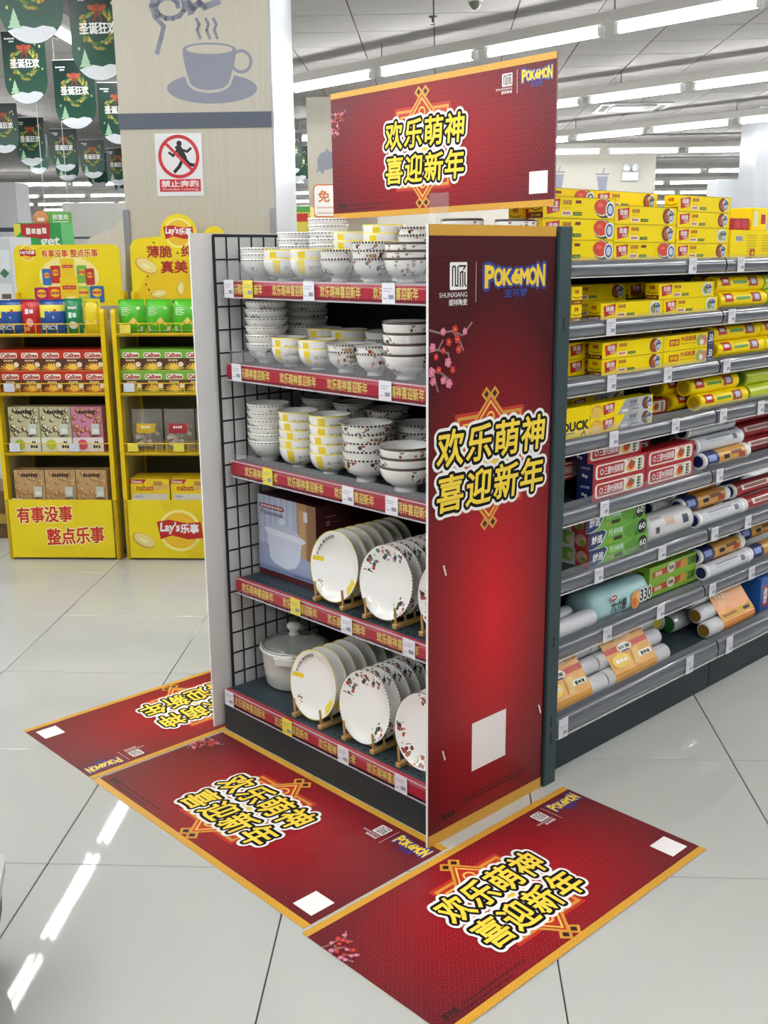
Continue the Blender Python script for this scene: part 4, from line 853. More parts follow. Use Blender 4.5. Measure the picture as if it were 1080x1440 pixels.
# top shelf
xs = gx(862, .084, 1.44)-.31
for l in range(3): prod('melon', 0, 0, l, .054, s=(1, 1, 1.17), xx=xs)
for l, k_ in enumerate(('melon', 'meat', 'meat')): prod(k_, 0, 0, l, .0485, s=(1, 1, 1.05), xx=xs+.312, note=' beside the watermelon stack')
for l, k_ in enumerate(('meat', 'avocado', 'meat', 'meat')): prod(k_, 0, 0, l, .0455, s=(.97, 1, .985), xx=xs+.626, note=' in the end stack')
for l in range(4): prod('meat', 0, 0, l, .047, y=.15, s=(1, 1, 1.02), xx=xs+.31, note=' of the row behind')
for l in range(4): prod('melon', 0, 0, l, .047, y=.15, s=(1, 1, 1.02), xx=xs+.0, note=' of the row behind')
b = MB().box(0, 0, 0, .34, .22, .085, YEL); b.on((0, 0, 0), (1, 0, 0), (0, 0, 1)); b.r(.03, .05, .075, .068, CREAM)
for k_ in range(9): b.r(.033+.0045*k_, .052, .035+.0045*k_, .066, BLK)
for k_ in range(7): b.r(.1, .02+.008*k_, .16, .0215+.008*k_, K('a08a2a')); b.r(.2, .02+.008*k_, .32, .0215+.008*k_, K('a08a2a'))
b.r(.125, .004, .155, .026, FLAG); b.t(.132, .008, .149, .02, '佳', YEL, .03)
xc = gx(1027, .084, 1.45); cart = b.build('film_carton', None, (xc, .084, AS[0]), None, label='larger yellow carton with barcode print on the far end of the top aisle shelf', cat='carton')
b = MB().box(0, 0, 0, .1, .12, .036, K('b01f28', .35), bev=.002); b.on((0, 0, 0), (1, 0, 0), (0, 0, 1)).r(.008, .006, .092, .03, K('c8303a')).r(.045, .006, .055, .03, K('9a1820')); b.build('snack_box', None, (xc+.04, .1, AS[0]+.0855), None, label='small red box on top of the yellow carton', cat='box')
b = MB().box(0, 0, 0, .1, .1, .07, YEL, bev=.002); b.on((0, 0, 0), (1, 0, 0), (0, 0, 1)).r(.015, .012, .04, .058, CREAM).r(.06, .02, .09, .05, FLAG); b.build('film_carton', None, (xc+.155, .1, AS[0]+.0855), None, label='yellow box with red square on top of the yellow carton', cat='box')
b = MB().box(0, 0, 0, .24, .1, .065, K('1f8a5a', .35), bev=.002); b.on((0, 0, 0), (1, 0, 0), (0, 0, 1)).r(.01, .045, .23, .06, K('d0e6da')); b.build('glove_box', None, (xc+.0, .315, AS[0]-.0018), None, label='green and white box at the back of the top aisle shelf', cat='box')
# second shelf
x0 = gx(845, .084, 1.28)
for l, k_ in enumerate(('meat', 'meat')): prod(k_, 0, 1, l, .046, xx=gx(803, .084, 1.28)+.046, rz=PI/2, note=' turned end-on')
prod('avocado', 0, 1, 0, .046, xx=x0); prod('avocado', 0, 1, 0, .046, xx=x0+.312, note=' at the bay end'); prod('avocado', 0, 1, 1, .046, xx=x0+.285, note=' at the bay end')
prod('meat', 0, 1, 1, .046, y=.2, xx=x0-.02, note=' of the row behind'); prod('meat', 0, 1, 0, .046, y=.2, xx=x0-.02, note=' of the row behind'); prod('meat', 0, 1, 1, .046, y=.2, xx=x0+.3, note=' of the row behind')
xr = gx(1012, .09, 1.28)
for l, y_ in ((0, .084), (1, .1)): prod('r_yellow', 0, 1, l, .05, y=y_, xx=xr, note=' at the bay end'); prod('r_yellow', 0, 1, l, .05, y=y_+.06, xx=xr+.02, note=' of the row behind')
prod('r_lime', 0, 1, 0, .05, y=.084, xx=xr+.31); prod('r_lime', 0, 1, 1, .05, y=.1, xx=xr+.31)
# third shelf
x0 = gx(846, .084, 1.12)
for l in range(2):
    prod('meat', 0, 2, l, .0465, xx=x0); prod('pe', 0, 2, l, .0465, xx=x0+.312); prod('meat', 0, 2, l, .0465, xx=x0-.07, y=.15, note=' set back beside the post') if l else prod('meat', 0, 2, l, .0465, xx=x0-.07, y=.15, note=' set back beside the post')
    prod('avocado', 0, 2, l, .0465, xx=x0+.25, y=.21, note=' of the row behind')
xr = gx(1009, .09, 1.12)
for l, y_ in ((0, .084), (1, .104)): prod('r_yellow', 0, 2, l, .05, y=y_, xx=xr); prod('r_yellow', 0, 2, l, .05, y=y_+.06, xx=xr+.05, note=' of the row behind'); prod('r_yellow', 0, 2, l, .05, y=y_, xx=xr+.31, note=' of the next bay')
# fourth shelf: duckling-brand box without its mascot, foil boxes, rolls
x0 = gx(830, .084, .96)
b = MB().box(0, 0, 0, .14, .15, .084, YEL); b.on((0, 0, 0), (1, 0, 0), (0, 0, 1)); b.t(.018, .02, .132, .044, 'DUCK', BLK, .05); b.line([(.1, .004), (.115, .014), (.122, .002)], .004, BLK); b.line([(.02, 0.014), (.07, .014)], .003, BLK)
b.build('wrap_carton', None, (x0-.1425, .084, AS[3]-.0012), None, label='yellow carton with bold black DUCK lettering beside the green post', cat='carton')
for l in range(2): prod('foil', 0, 3, l, .0425, xx=x0); prod('foil', 0, 3, l, .0425, xx=x0+.02, y=.2, note=' of the row behind')
xr = gx(944, .2, .96)
prod('red', 0, 3, 0, .05, y=.17, xx=x0+.315, s=(.8, 1, .8), note=' set back')
xr = gx(966, .1, .96)
for l, y_, dx in ((0, .084, .06), (1, .1, .02), (0, .145, .0), (1, .16, -.04), (0, .21, -.08)): prod('r_yellow', 0, 3, l, .05, y=y_, xx=xr+dx, note='' if y_ < .12 else ' of the rows behind')
for l, y_ in ((0, .084), (1, .1), (0, .15)): prod('r_lime', 0, 3, l, .05, y=y_, xx=xr+.375, note=' of the next bay')
# fifth shelf
x0 = gx(833, .084, .77)
for l in range(3): prod('red', 0, 4, l, .055, y=.084+(.012 if l == 2 else 0), xx=x0-(.012 if l == 2 else 0))
for l in range(2): prod('red', 0, 4, l, .055, xx=x0+.273, note=' at the bay end')
prod('red', 0, 4, 1, .055, xx=x0-.13, y=.17, note=' set back beside the post'); prod('green', 0, 4, 0, .052, xx=.51, y=.16, s=(.55, .8, 1), note=' set back beside the post')
for l in range(2): prod('red', 0, 4, l, .055, xx=x0+.2, y=.2, note=' of the row behind')
xr = gx(986, .1, .77)
prod('r_navy', 0, 4, 0, .05, xx=xr); prod('r_white', 0, 4, 1, .049, y=.105, xx=xr-.015); prod('r_silver', 0, 4, 2, .0495, y=.13, xx=xr-.035); prod('r_navy', 0, 4, 0, .05, y=.14, xx=xr-.01, note=' of the row behind'); prod('r_white', 0, 4, 1, .049, y=.165, xx=xr-.01, note=' of the row behind')
for l, y_ in ((0, .12), (1, .14), (2, .16)): prod('r_red', 0, 4, l, .05, y=y_, xx=xr+.31)
# sixth shelf
x0 = gx(829, .084, .57)
for l in range(3): prod('green', 0, 5, l, .053, xx=x0+(0, -.008, -.022)[l])
def bigroll(name, L, r_, mt, label, loc, marks=()):
    b = MB(); Mx = Matrix.Translation((0, r_, r_)) @ Matrix.Rotation(PI/2, 4, 'Y')
    b.lathe([(.0003, .006), (r_*.75, 0), (r_*.97, .006), (r_, .018), (r_, L-.018), (r_*.97, L-.006), (r_*.75, L), (.0003, L-.006)], mt, 24, Mx); b.lathe([(r_*.3, -.0005), (.0003, -.0005)], K('8a7a6a'), 14, Mx, False)
    for a, c, t0, t1, m_ in marks:
        vs = []; n = 6
        for i in range(n+1):
            t_ = math.radians(t0+(t1-t0)*i/n)
            for q in (a, c): vs.append((q*L, r_-(r_+.0004)*math.cos(t_), r_+(r_+.0004)*math.sin(t_)))
        b.add(vs, [(2*i, 2*i+1, 2*i+3, 2*i+2) for i in range(n)], m_, True)
    return b.build(name, None, loc, None, label=label, cat='roll')
xw = gx(912, .09, .57)
bigroll('paper_roll', .26, .045, K('dcdcde', .2), 'fat white wrapped roll on the sixth aisle shelf', (xw, .084, AS[5]-.0018), ((.08, .3, 45, 60, K('b9b2b0')), (.35, .55, 10, 45, K('d5b9a6')), (.72, .85, 0, 35, K('4a4d58')), (.12, .2, -10, 15, K('4a4d58'))))
xr = gx(979, .1, .57)
prod('r_white', 0, 5, 0, .05, xx=xr); prod('r_navy', 0, 5, 1, .05, y=.115, xx=xr-.055); prod('r_navy', 0, 5, 0, .05, y=.142, xx=xr-.05, note=' of the row behind'); prod('r_navy', 0, 5, 2, .047, y=.15, xx=xr-.06); prod('r_white', 0, 5, 1, .05, y=.175, xx=xr-.14, note=' set back'); prod('r_white', 0, 5, 0, .05, y=.215, xx=xr-.16, note=' set back')
prod('r_red', 0, 5, 0, .05, xx=xr+.305, s=(1, 1, 1)); prod('r_red', 0, 5, 1, .05, y=.11, xx=xr+.27)
b = MB().box(0, 0, 0, .2, .16, .11, K('1d2b55', .35, var=.05)); b.on((0, 0, 0), (1, 0, 0), (0, 0, 1)).t(.03, .03, .12, .06, 'Ziploc', K('4d64a8'), .03); b.r(.0, .0, .2, .012, K('b3202a')); b.build('bag_box', None, (xr+.27, .2, AS[5]-.0018), None, label='navy bag box at the back of the sixth aisle shelf', cat='box')
# seventh shelf
def hull(pts):
    pts = sorted(set((round(a, 6), round(c, 6)) for a, c in pts)); lo = []; up = []
    for L_, it in ((lo, pts), (up, pts[::-1])):
        for q in it:
            while len(L_) > 1 and (L_[-1][0]-L_[-2][0])*(q[1]-L_[-2][1])-(L_[-1][1]-L_[-2][1])*(q[0]-L_[-2][0]) <= 0: L_.pop()
            L_.append(q)
    return lo[:-1]+up[:-1]
def circ(cy, cz_, r_, n=14): return [(cy+r_*math.cos(2*PI*i/n), cz_+r_*math.sin(2*PI*i/n)) for i in range(n)]
FX = frame((0, 0, 0), (0, 1, 0), (0, 0, 1))    # cross-section in y,z extruded along x
xt = gx(838, .09, .38); tp = empty('roll_pack', (xt, .086, AS[6]-.0018), 0, label='pale blue multi-roll pack marked 330 on the seventh aisle shelf', cat='pack')
TEAL = K('a9d2d6', .25, var=.05); LP = .3
h0 = hull(circ(.04, .04, .04)+circ(.05, .062, .036)+circ(.09, .045, .045)); n = len(h0)
b = MB(); rings = [(.0, .7), (.012, .93), (.03, 1), (LP-.03, 1), (LP-.012, .93), (LP, .7)]; cy0, cz0 = .06, .045; vs = []
for X, k_ in rings: vs += [(X, cy0+(a-cy0)*k_, cz0+(c-cz0)*k_) for a, c in h0]
b.add(vs, [(j*n+i, j*n+(i+1) % n, (j+1)*n+(i+1) % n, (j+1)*n+i) for j in range(len(rings)-1) for i in range(n)]+[tuple(range(n))[::-1], tuple(range((len(rings)-1)*n, len(rings)*n))], TEAL, True); b.build('wrapper', tp)
b = MB().on((0, -.0012, .012), (1, 0, 0), (0, .0, 1)); b.t(.07, .016, .15, .05, '六六卷', BLK, .03, .1); b.r(.09, .0, .13, .008, K('3a6a72')); b.e(.2, .03, .026, .03, K('e8a24a'), 14); b.e(.192, .022, .014, .016, K('d9762a'), 10); b.e(.212, .04, .01, .012, K('f3c67a'), 10); b.t(.225, .02, .285, .055, '330', WHT, .12); b.t(.225, .02, .285, .055, '330', BLK, .03); b.e(.08, .062, .018, .009, K('b5303a'), 14); b.bar(.068, .059, .092, .066, WHT, 4)
b.build('printed_face', tp)
sl = (gx(840, .088, .38)-.508)/.3
prod('r_label', 0, 6, 0, .05, xx=.508, y=.088, s=(sl, 1, 1)); prod('r_label', 0, 6, 0, .05, xx=.508, y=.15, s=(sl*.9, 1, 1), note=' of the row behind')
xg = gx(901, .16, .38)
for l in range(2): prod('lime', 0, 6, l, .05, y=.13, xx=xg); prod('lime', 0, 6, l, .05, y=.195, xx=xg-.07, note=' of the row behind')
xr = gx(990, .1, .38)
prod('r_white', 0, 6, 0, .05, xx=xr); prod('r_navy', 0, 6, 1, .05, y=.11, xx=xr-.005); prod('r_navy', 0, 6, 0, .05, y=.145, xx=xr+.0, note=' of the row behind'); prod('r_navy', 0, 6, 1, .06, y=.172, xx=xr-.012, note=' of the row behind'); prod('r_navy', 0, 6, 0, .05, y=.09, xx=xr+.31, note=' of the next bay'); prod('r_navy', 0, 6, 1, .05, y=.15, xx=xr+.33, note=' of the next bay')
prod('r_red', 0, 6, 1, .06, y=.238, xx=xr+.2, s=(1.3, 1, 1))
# bottom shelf: packs of three rolls lying on a slope
def slope_pack(x_, y_, label, wrap, capm, L, a, c, marks):
    P_ = empty('roll_pack', (x_, y_, AS[7]-.0018), 0, label=label, cat='pack', group='multi-roll packs on the bottom aisle shelf')
    cs = ((.028, .028), (.0625, .0712), (.097, .1145)); r_ = .027
    for cy, cz_ in cs:
        b = MB(); Mx = Matrix.Translation((0, cy, cz_)) @ Matrix.Rotation(PI/2, 4, 'Y'); b.lathe([(.0003, 0), (r_*.8, 0), (r_, .003), (r_, L-.003), (r_*.8, L), (.0003, L)], K('d8d8dc', .15), 20, Mx)
        b.lathe([(r_*.78, -.0006), (.0003, -.0006)], capm, 16, Mx, False); b.build('roll', P_)
    h0 = hull(circ(*cs[0], r_+.0012)+circ(*cs[1], r_+.0012)+circ(*cs[2], r_+.0012)); n = len(h0)
    b = MB(); vs = [(X, q[0], q[1]) for X in (a*L, c*L) for q in h0]; b.add(vs, [(i, (i+1) % n, n+(i+1) % n, n+i) for i in range(n)], wrap, False); b.build('wrapper', P_)
    s0 = Vector((0, .002, .04)); d_ = Vector((0, .069, .0865)).normalized(); nn = Vector((1, 0, 0)).cross(d_)
    o_ = Vector((a*L, cs[0][0], cs[0][1]))+nn*(r_+.0016)
    b = MB().on(o_, (1, 0, 0), d_); marks(b, (c-a)*L, .107); b.build('printed_face', P_)
    return P_
ORG = K('dca04a', .25, var=.08)
def m_orange(b, w_, h_):
    b.r(0, h_*.52, w_, h_*.68, K('c8584e')); b.e(w_*.45, h_*.58, w_*.17, h_*.13, CREAM, 16); b.t(w_*.32, h_*.53, w_*.58, h_*.63, '妙潔', BLK, .03); b.r(w_*.36, h_*.45, w_*.54, h_*.5, NAVY); b.t(w_*.3, h_*.8, w_*.7, h_*.94, '保鲜袋', K('f4e2c0'), .02)
    b.e(w_*.25, h_*.25, w_*.2, h_*.2, K('f0d060'), 16); b.bar(w_*.12, h_*.2, w_*.4, h_*.3, WHT, 3); b.r(w_*.65, h_*.14, w_*.95, h_*.3, CREAM); b.bar(w_*.7, h_*.16, w_*.92, h_*.26, BLK, 3); b.p([(w_*.5, 0), (w_*.62, 0), (w_*.7, h_*.45), (w_*.55, h_*.42)], K('e8c27a'))
CAPB = K('9a6a2c', .4, var=.2)
x1_ = gx(848, .05, .22); slope_pack(x1_, .022, 'orange wrapped pack of three bag rolls near the middle of the bottom aisle shelf', ORG, CAPB, .33, .09, .76, m_orange)
slope_pack(.508, .022, 'orange wrapped pack of three bag rolls beside the green post, bottom aisle shelf', ORG, CAPB, x1_-.516, .0, .72, m_orange)
def m_amber(b, w_, h_):
    b.r(0, 0, w_, h_*.22, K('d5a22c')); b.bar(w_*.08, h_*.08, w_*.5, h_*.16, BRN, 6); b.r(w_*.12, h_*.5, w_*.4, h_*.6, K('f3c08a')); b.bar(w_*.1, h_*.66, w_*.42, h_*.85, K('f6dcb4'), 3); b.r(w_*.7, h_*.06, w_*.9, h_*.16, BLK)
xo = gx(993, .05, .22); slope_pack(xo, .03, 'orange and yellow pack of rolls with brown end caps at the bay joint', K('e0934a', .25, var=.08), K('8a6a24', .4, var=.2), .3, .28, 1.0, m_amber)
GRC = K('2f7a34', .35)
for k_, (px_, y_, l) in enumerate(((951, .14, 0), (954, .19, 1))):
    xg = gx(px_, y_, .22); b = MB(); r_ = .032; Mx = Matrix.Translation((0, r_, r_)) @ Matrix.Rotation(PI/2, 4, 'Y'); b.lathe([(r_*.85, -.001), (r_, .003), (r_, .3), (.0003, .3)], K('c4c7ca', .12, .15), 22, Mx); b.lathe([(r_*.86, -.0012), (.0003, -.0012)], GRC, 20, Mx, False)
    b.build('foil_roll', None, (xg, y_, AS[7]-.0018+l*.058), None, label='silver roll with green end cap, '+('upper' if l else 'lower')+', bottom aisle shelf', cat='roll', group='green-capped rolls')
bigroll('bag_roll', .3, .034, K('cdd2cf', .2), 'pale grey roll with green label behind the orange packs', (gx(878, .17, .22)-.03, .18, AS[7]-.0012), ((.55, .72, -10, 70, K('7aa83a')), (.75, .9, -10, 60, K('d5c24a')), (.4, .5, 0, 50, K('3a5a2c'))))
b = MB().box(0, 0, 0, .2, .15, .12, K('2f62b0', .35, var=.04)); b.on((0, 0, 0), (1, 0, 0), (0, 0, 1)).r(.02, .01, .055, .09, K('c03030')).t(.024, .02, .05, .08, '袋', WHT, .03); b.build('bag_box', None, (gx(1069, .06, .22), .06, AS[7]-.0018), None, label='blue box with red label at the far end of the bottom aisle shelf', cat='box')
# ================================================================ YELLOW SNACK RACKS
RY = K('ecc90f', .35, .1, var=.04); RYD = K('c9a60e', .4, .1); POSTER = K('f0d816', .35, var=.03)
def chipmark(b, cx, cy, w_, disc=True, cn=True):
    """yellow disc with a wavy red ribbon and white lettering"""
    if disc: b.e(cx, cy, w_*.52, w_*.52, K('f7e98c'), 24); b.e(cx, cy, w_*.45, w_*.45, K('f0c020'), 24)
    b.p([(cx-w_*.55, cy+w_*.22), (cx-w_*.25, cy+w_*.27), (cx+w_*.2, cy+w_*.18), (cx+w_*.52, cy+w_*.22), (cx+w_*.56, cy-w_*.18), (cx+w_*.2, cy-w_*.22), (cx-w_*.2, cy-w_*.12), (cx-w_*.48, cy-w_*.22)], K('c2241c'))
    b.t(cx-w_*.48, cy-w_*.08, cx-w_*.02 if cn else cx+w_*.4, cy+w_*.2, "Lay's", WHT, .04, .1)
    if cn: b.t(cx+w_*.02, cy-w_*.06, cx+w_*.46, cy+w_*.16, '乐事', WHT, .04)
RW, RD = .55, .4
LEV = [.22, .527, .813, 1.089]
CHIP = K('f0dc8c', .5); CHIPD = K('d9a848', .5)
def crisp(b, cx, cy, r_, a): b.e(cx, cy, r_, r_*.55, CHIPD, 16, a); b.e(cx+r_*.06, cy+r_*.03, r_*.9, r_*.46, CHIP, 16, a); b.e(cx, cy, r_*.4, r_*.15, K('f8efc0'), 10, a)
def rack(u0, label):
    o = empty('snack_rack', UV(u0, 2.517), TA, label=label, cat='display rack', group='yellow snack racks')
    for x_ in (0, RW-.02):
        sd = MB().prism(roundrect(0, 0, .05, 1.2, .02, 4, (0, 1, 1, 0)), x_, x_+.02, RY, FX).build('front_post', o)
        MB().box(x_, RD-.05, 0, x_+.02, RD, 1.27, RY, bev=.003).build('rear_post', o)
        MB().box(x_+.006, .05, .05, x_+.014, RD-.05, 1.14, K('cfc9a0', .5)).build('side_panel', o)
        MB().box(x_+.002, -.006, 0, x_+.018, .045, .3, RYD, bev=.003).build('foot', o)
    MB().box(.02, RD-.03, .05, RW-.02, RD-.022, 1.12, K('5c5a40', .6, var=.15)).build('back_panel', o)
    for i, z in enumerate(LEV):
        sh = MB().box(.02, .01, z-.014, RW-.02, RD-.03, z, RYD).build('shelf', o)
        if i:
            b = MB(); b.tube([(.02, .006, z+.045), (RW-.02, .006, z+.045)], .0025, RY); b.tube([(.02, .006, z-.004), (RW-.02, .006, z-.004)], .003, RY)
            for k_ in range(1, 10): b.cyl((.02+(RW-.04)*k_/10, .006, z-.004), (.02+(RW-.04)*k_/10, .006, z+.045), .0016, RY, 5)
            b.build('wire_front', sh)
    return o
def tagp(parent, x_, z_, yel=False): MB().box(x_, -.004, z_, x_+.05, -.002, z_+.04, TAGY if yel else K('d5d8e6', .5)).build('price_tag', parent)
r1 = rack(-2.07, 'yellow snack rack whose header shows many snack bags'); r2 = rack(-1.487, 'yellow snack rack with a round crisp emblem on its header')
RT = K('cf2318', .4)
# kick panels
b = MB().box(.022, -.012, .012, RW-.022, -.004, .3, POSTER); b.on((0, -.012, 0), (1, 0, 0), (0, 0, 1))
for bold, m_ in ((.09, K('f6e9a0')), (.025, RT)):
    k0 = b.k; b.t(.06, .185, .33, .262, '有事没事', m_, bold, rise=.03); b.k = k0; b.t(.2, .075, .48, .155, '整点乐事', m_, bold, rise=.05); b.k = k0+1
b.build('kick_panel', r1)
b = MB().box(.022, -.012, .012, RW-.022, -.004, .3, K('e9cc18', .35)); b.on((0, -.012, 0), (1, 0, 0), (0, 0, 1)); b.p([(.022, .012), (.3, .012), (.18, .3), (.022, .3)], POSTER); chipmark(b, .27, .15, .2); crisp(b, .09, .1, .06, -.5); b.build('kick_panel', r2)
for o_ in (r1, r2):
    tagp(o_, .04, .265); 
for x_, z_ in ((.05, .82), (.05, .535), (.34, .535)): tagp(r1, x_, z_)
for x_, z_, yy in ((.04, .82, 0), (.04, .535, 1), (.26, .535, 1), (.04, 1.09, 1)): tagp(r2, x_, z_, yy)
# header boards
hd = MB(); poly = roundrect(.0, 1.2, RW-.02, 1.495, .04, 6, (0, 1, 1, 0)); FH = frame((0, RD-.008, 0), (1, 0, 0), (0, 0, 1)); hd.prism(poly, 0, .008, POSTER, FH); hd.on((0, RD-.016, 0), (1, 0, 0), (0, 0, 1))
b = hd; b.e(.27, 1.34, .15, .1, K('f7ec9a'), 24); chipmark(b, .07, 1.455, .075)
for bold, m_ in ((.09, K('f6ec9a')), (.02, RT)): k0 = b.k; b.t(.14, 1.435, .27, 1.47, '有事没事', m_, bold); b.k = k0; b.t(.285, 1.435, .42, 1.472, '整点乐事', m_, bold); b.k = k0+1
for x_, z_, w_, h_, c_ in ((.135, 1.3, .045, .08, '3a78b8'), (.178, 1.31, .05, .085, 'c8362c'), (.31, 1.31, .05, .085, '7ab84a'), (.352, 1.3, .045, .08, 'c03a30'), (.23, 1.33, .07, .1, 'efd020'), (.09, 1.215, .07, .075, 'b01f7a'), (.158, 1.215, .07, .078, 'd8301f'), (.3, 1.215, .07, .08, '9cc85a'), (.37, 1.215, .07, .08, '2a6cb0'), (.222, 1.21, .09, .13, 'f0d31c')):
    b.p(roundrect(x_, z_, x_+w_, z_+h_, .006, 2), K(c_, .4)); b.e(x_+w_/2, z_+h_*.6, w_*.36, w_*.3, K('f5c51e'), 12); b.r(x_+w_*.12, z_+h_*.54, x_+w_*.88, z_+h_*.68, K('c2241c')); b.t(x_+w_*.2, z_+h_*.57, x_+w_*.8, z_+h_*.65, "Lay's", WHT)
crisp(b, .267, 1.235, .03, .2); b.build('header_board', r1)
hd = MB(); c0 = [(.245+.09*math.cos(math.radians(t_)), 1.545+.09*math.sin(math.radians(t_))) for t_ in range(-18, 200, 12)]
c1 = [(.42+.05*math.cos(math.radians(t_)), 1.53+.045*math.sin(math.radians(t_))) for t_ in range(20, 165, 15)]
poly = [(.0, 1.2), (RW, 1.2), (RW, 1.535), (.46, 1.54)]+c1+[(.345, 1.53)]+c0+[(.15, 1.53), (.04, 1.52), (.012, 1.505), (.0, 1.48)]
hd.prism(poly, 0, .008, POSTER, FH); b = hd; b.on((0, RD-.016, 0), (1, 0, 0), (0, 0, 1)); b.p([(.0, 1.2), (RW, 1.2), (RW, 1.42), (.2, 1.42), (.06, 1.33)], K('edc818', .4)); chipmark(b, .245, 1.545, .135); RB = K('a8251c')
b.t(.085, 1.43, .205, 1.485, '薄脆', RB, .03); b.e(.235, 1.45, .006, .006, RB, 8); b.t(.255, 1.43, .31, 1.485, '纯', RB, .03); b.t(.15, 1.355, .28, 1.412, '真美', RB, .03)
crisp(b, .075, 1.39, .06, -.5); crisp(b, .13, 1.255, .04, .1); crisp(b, .24, 1.28, .035, 1.5)
for q in ((.08, 1.34), (.07, 1.3), (.083, 1.275), (.12, 1.5)): b.e(q[0], q[1], .004, .007, K('6a4a1a'), 8, .5)
b.build('header_board', r2)
# ---- snacks on the racks (rack space: x right, y back)
def pillow(w_, h_, d_, mt, prints=None):
    """sealed bag: puffed body with flat crimped ends"""
    b = MB(); nx, nz = 8, 10; grid = []
    for s_ in (-1, 1):
        for j in range(nz+1):
            for i in range(nx+1):
                a, c = i/nx, j/nz; p_ = (max(0, math.sin(PI*a))**.45)*(max(0, math.sin(PI*c))**.55); grid.append((a*w_-w_/2, s_*d_/2*p_, c*h_))
    n = (nx+1)*(nz+1); fs = []
    for j in range(nz):
        for i in range(nx):
            q = j*(nx+1)+i; fs.append((q, q+1, q+nx+2, q+nx+1)); fs.append((n+q, n+q+nx+1, n+q+nx+2, n+q+1))
    b.add(grid, fs, mt, True)
    b.box(-w_/2, -.001, h_-.001, w_/2, .001, h_+.008, mt)
    if prints:
        b2 = MB().on((-w_/2, 0, 0), (1, 0, 0), (0, 0, 1)); prints(b2, w_, h_)
        for i, v in enumerate(b2.v):      # lay the print on the puffed front
            a, c = (v.x+w_/2)/w_, v.z/h_; p_ = (max(0, math.sin(PI*min(1, max(0, a))))**.45)*(max(0, math.sin(PI*min(1, max(0, c))))**.55); b2.v[i] = Vector((v.x, -d_/2*p_+v.y*4-.0015, v.z))
        o_ = len(b.v); b.v += b2.v
        for f, mi_, in zip(b2.f, b2.m): b.f.append([q+o_ for q in f]); b.m.append(b.mi(b2.mats[mi_])); b.sm.append(False)
    return b
def pb_blue(b, w_, h_):
    for i in range(8):
        for j in range(9): b.k = 1; b.r(w_*i/8, h_*j/10, w_*(i+1)/8, h_*(j+1)/10, K('efe04a') if (j > 6 or (i < 2 and j > 4)) else K('23509a')); 
    b.k = 2; b.t(w_*.1, h_*.12, w_*.75, h_*.26, 'SPICY', WHT, .03); b.line([(w_*.45, h_*.7), (w_*.62, h_*.5), (w_*.9, h_*.3)], .003, WHT); b.e(w_*.68, h_*.72, w_*.06, h_*.05, K('c83a30'), 8)
def pb_red(b, w_, h_): b.bar(w_*.25, h_*.62, w_*.75, h_*.78, WHT, 2); b.e(w_*.5, h_*.35, w_*.2, h_*.14, K('f0b0a0'), 10); b.r(w_*.2, h_*.08, w_*.45, h_*.2, K('d8b060'))
def pb_green(b, w_, h_): b.bar(w_*.25, h_*.74, w_*.75, h_*.82, WHT, 4); b.bar(w_*.25, h_*.47, w_*.75, h_*.64, K('d9f0e0'), 2); b.e(w_*.5, h_*.25, w_*.25, h_*.12, K('e6e2d8'), 10)
def pb_lime(b, w_, h_):
    for k_ in range(5): b.r(w_*.14, h_*(.56+.055*k_), w_*(.5 if k_ % 2 else .42), h_*(.585+.055*k_), K('c9efb8'))
    b.p([(w_*.62, h_*.5), (w_*.86, h_*.24), (w_*.3, h_*.24)], K('f0c23a')); b.p([(w_*.62, h_*.5), (w_*.72, h_*.4), (w_*.6, h_*.28), (w_*.46, h_*.36)], K('f6dc7a')); b.r(w_*.08, h_*.06, w_*.92, h_*.2, K('d9ded6')); b.e(w_*.8, h_*.78, w_*.07, h_*.05, K('d8e6a0'), 8)
SNK = {}
SNK['blue'] = pillow(.115, .145, .05, K('23509a', .25), pb_blue).mesh('bag'); SNK['redbag'] = pillow(.085, .145, .045, K('c8282c', .25), pb_red).mesh('bag'); SNK['greenbag'] = pillow(.082, .15, .05, K('16864e', .25), pb_green).mesh('bag'); SNK['limebag'] = pillow(.122, .145, .06, K('56c02e', .25), pb_lime).mesh('bag'); SNK['yellowbag'] = pillow(.08, .15, .05, K('e6cf20', .25), lambda b, w_, h_: (b.r(w_*.1, h_*.8, w_*.9, h_*.95, K('3f8a2e')), b.r(w_*.2, h_*.3, w_*.8, h_*.4, CREAM))).mesh('bag')
def calbee(base, lower):
    w_, h_, d_ = .1005, .1, .07; b = MB().box(-w_/2, 0, 0, w_/2, d_, h_, K(base, .35)); b.on((-w_/2, 0, 0), (1, 0, 0), (0, 0, 1)); b.r(0, 0, w_, h_*.58, K('5c2f1c')); b.p(roundrect(w_*.1, h_*.6, w_*.9, h_*.86, .008, 3), CREAM); b.t(w_*.15, h_*.64, w_*.85, h_*.82, 'Calbee', K('b3202a'), .04)
    for i in range(9): t_ = PI*(.1+.1*i); b.line([(w_*.5, h_*.06), (w_*.5+w_*.46*math.cos(t_), h_*.02+h_*.36*math.sin(t_))], .006, K('f0b83c' if i % 2 else lower))
    b.e(w_*.5, h_*.2, w_*.2, h_*.14, K('f3c84a'), 12); b.e(w_*.83, h_*.3, w_*.13, h_*.12, K('ecdfc0'), 12); b.bar(w_*.25, h_*.45, w_*.7, h_*.53, K('e6c9a0'), 5); b.r(0, 0, w_, h_*.04, K(lower)); return b.mesh('snack_box')
SNK['calred'] = calbee('c8361f', 'd9882a'); SNK['calgreen'] = calbee('7ab83a', 'c2c23a')
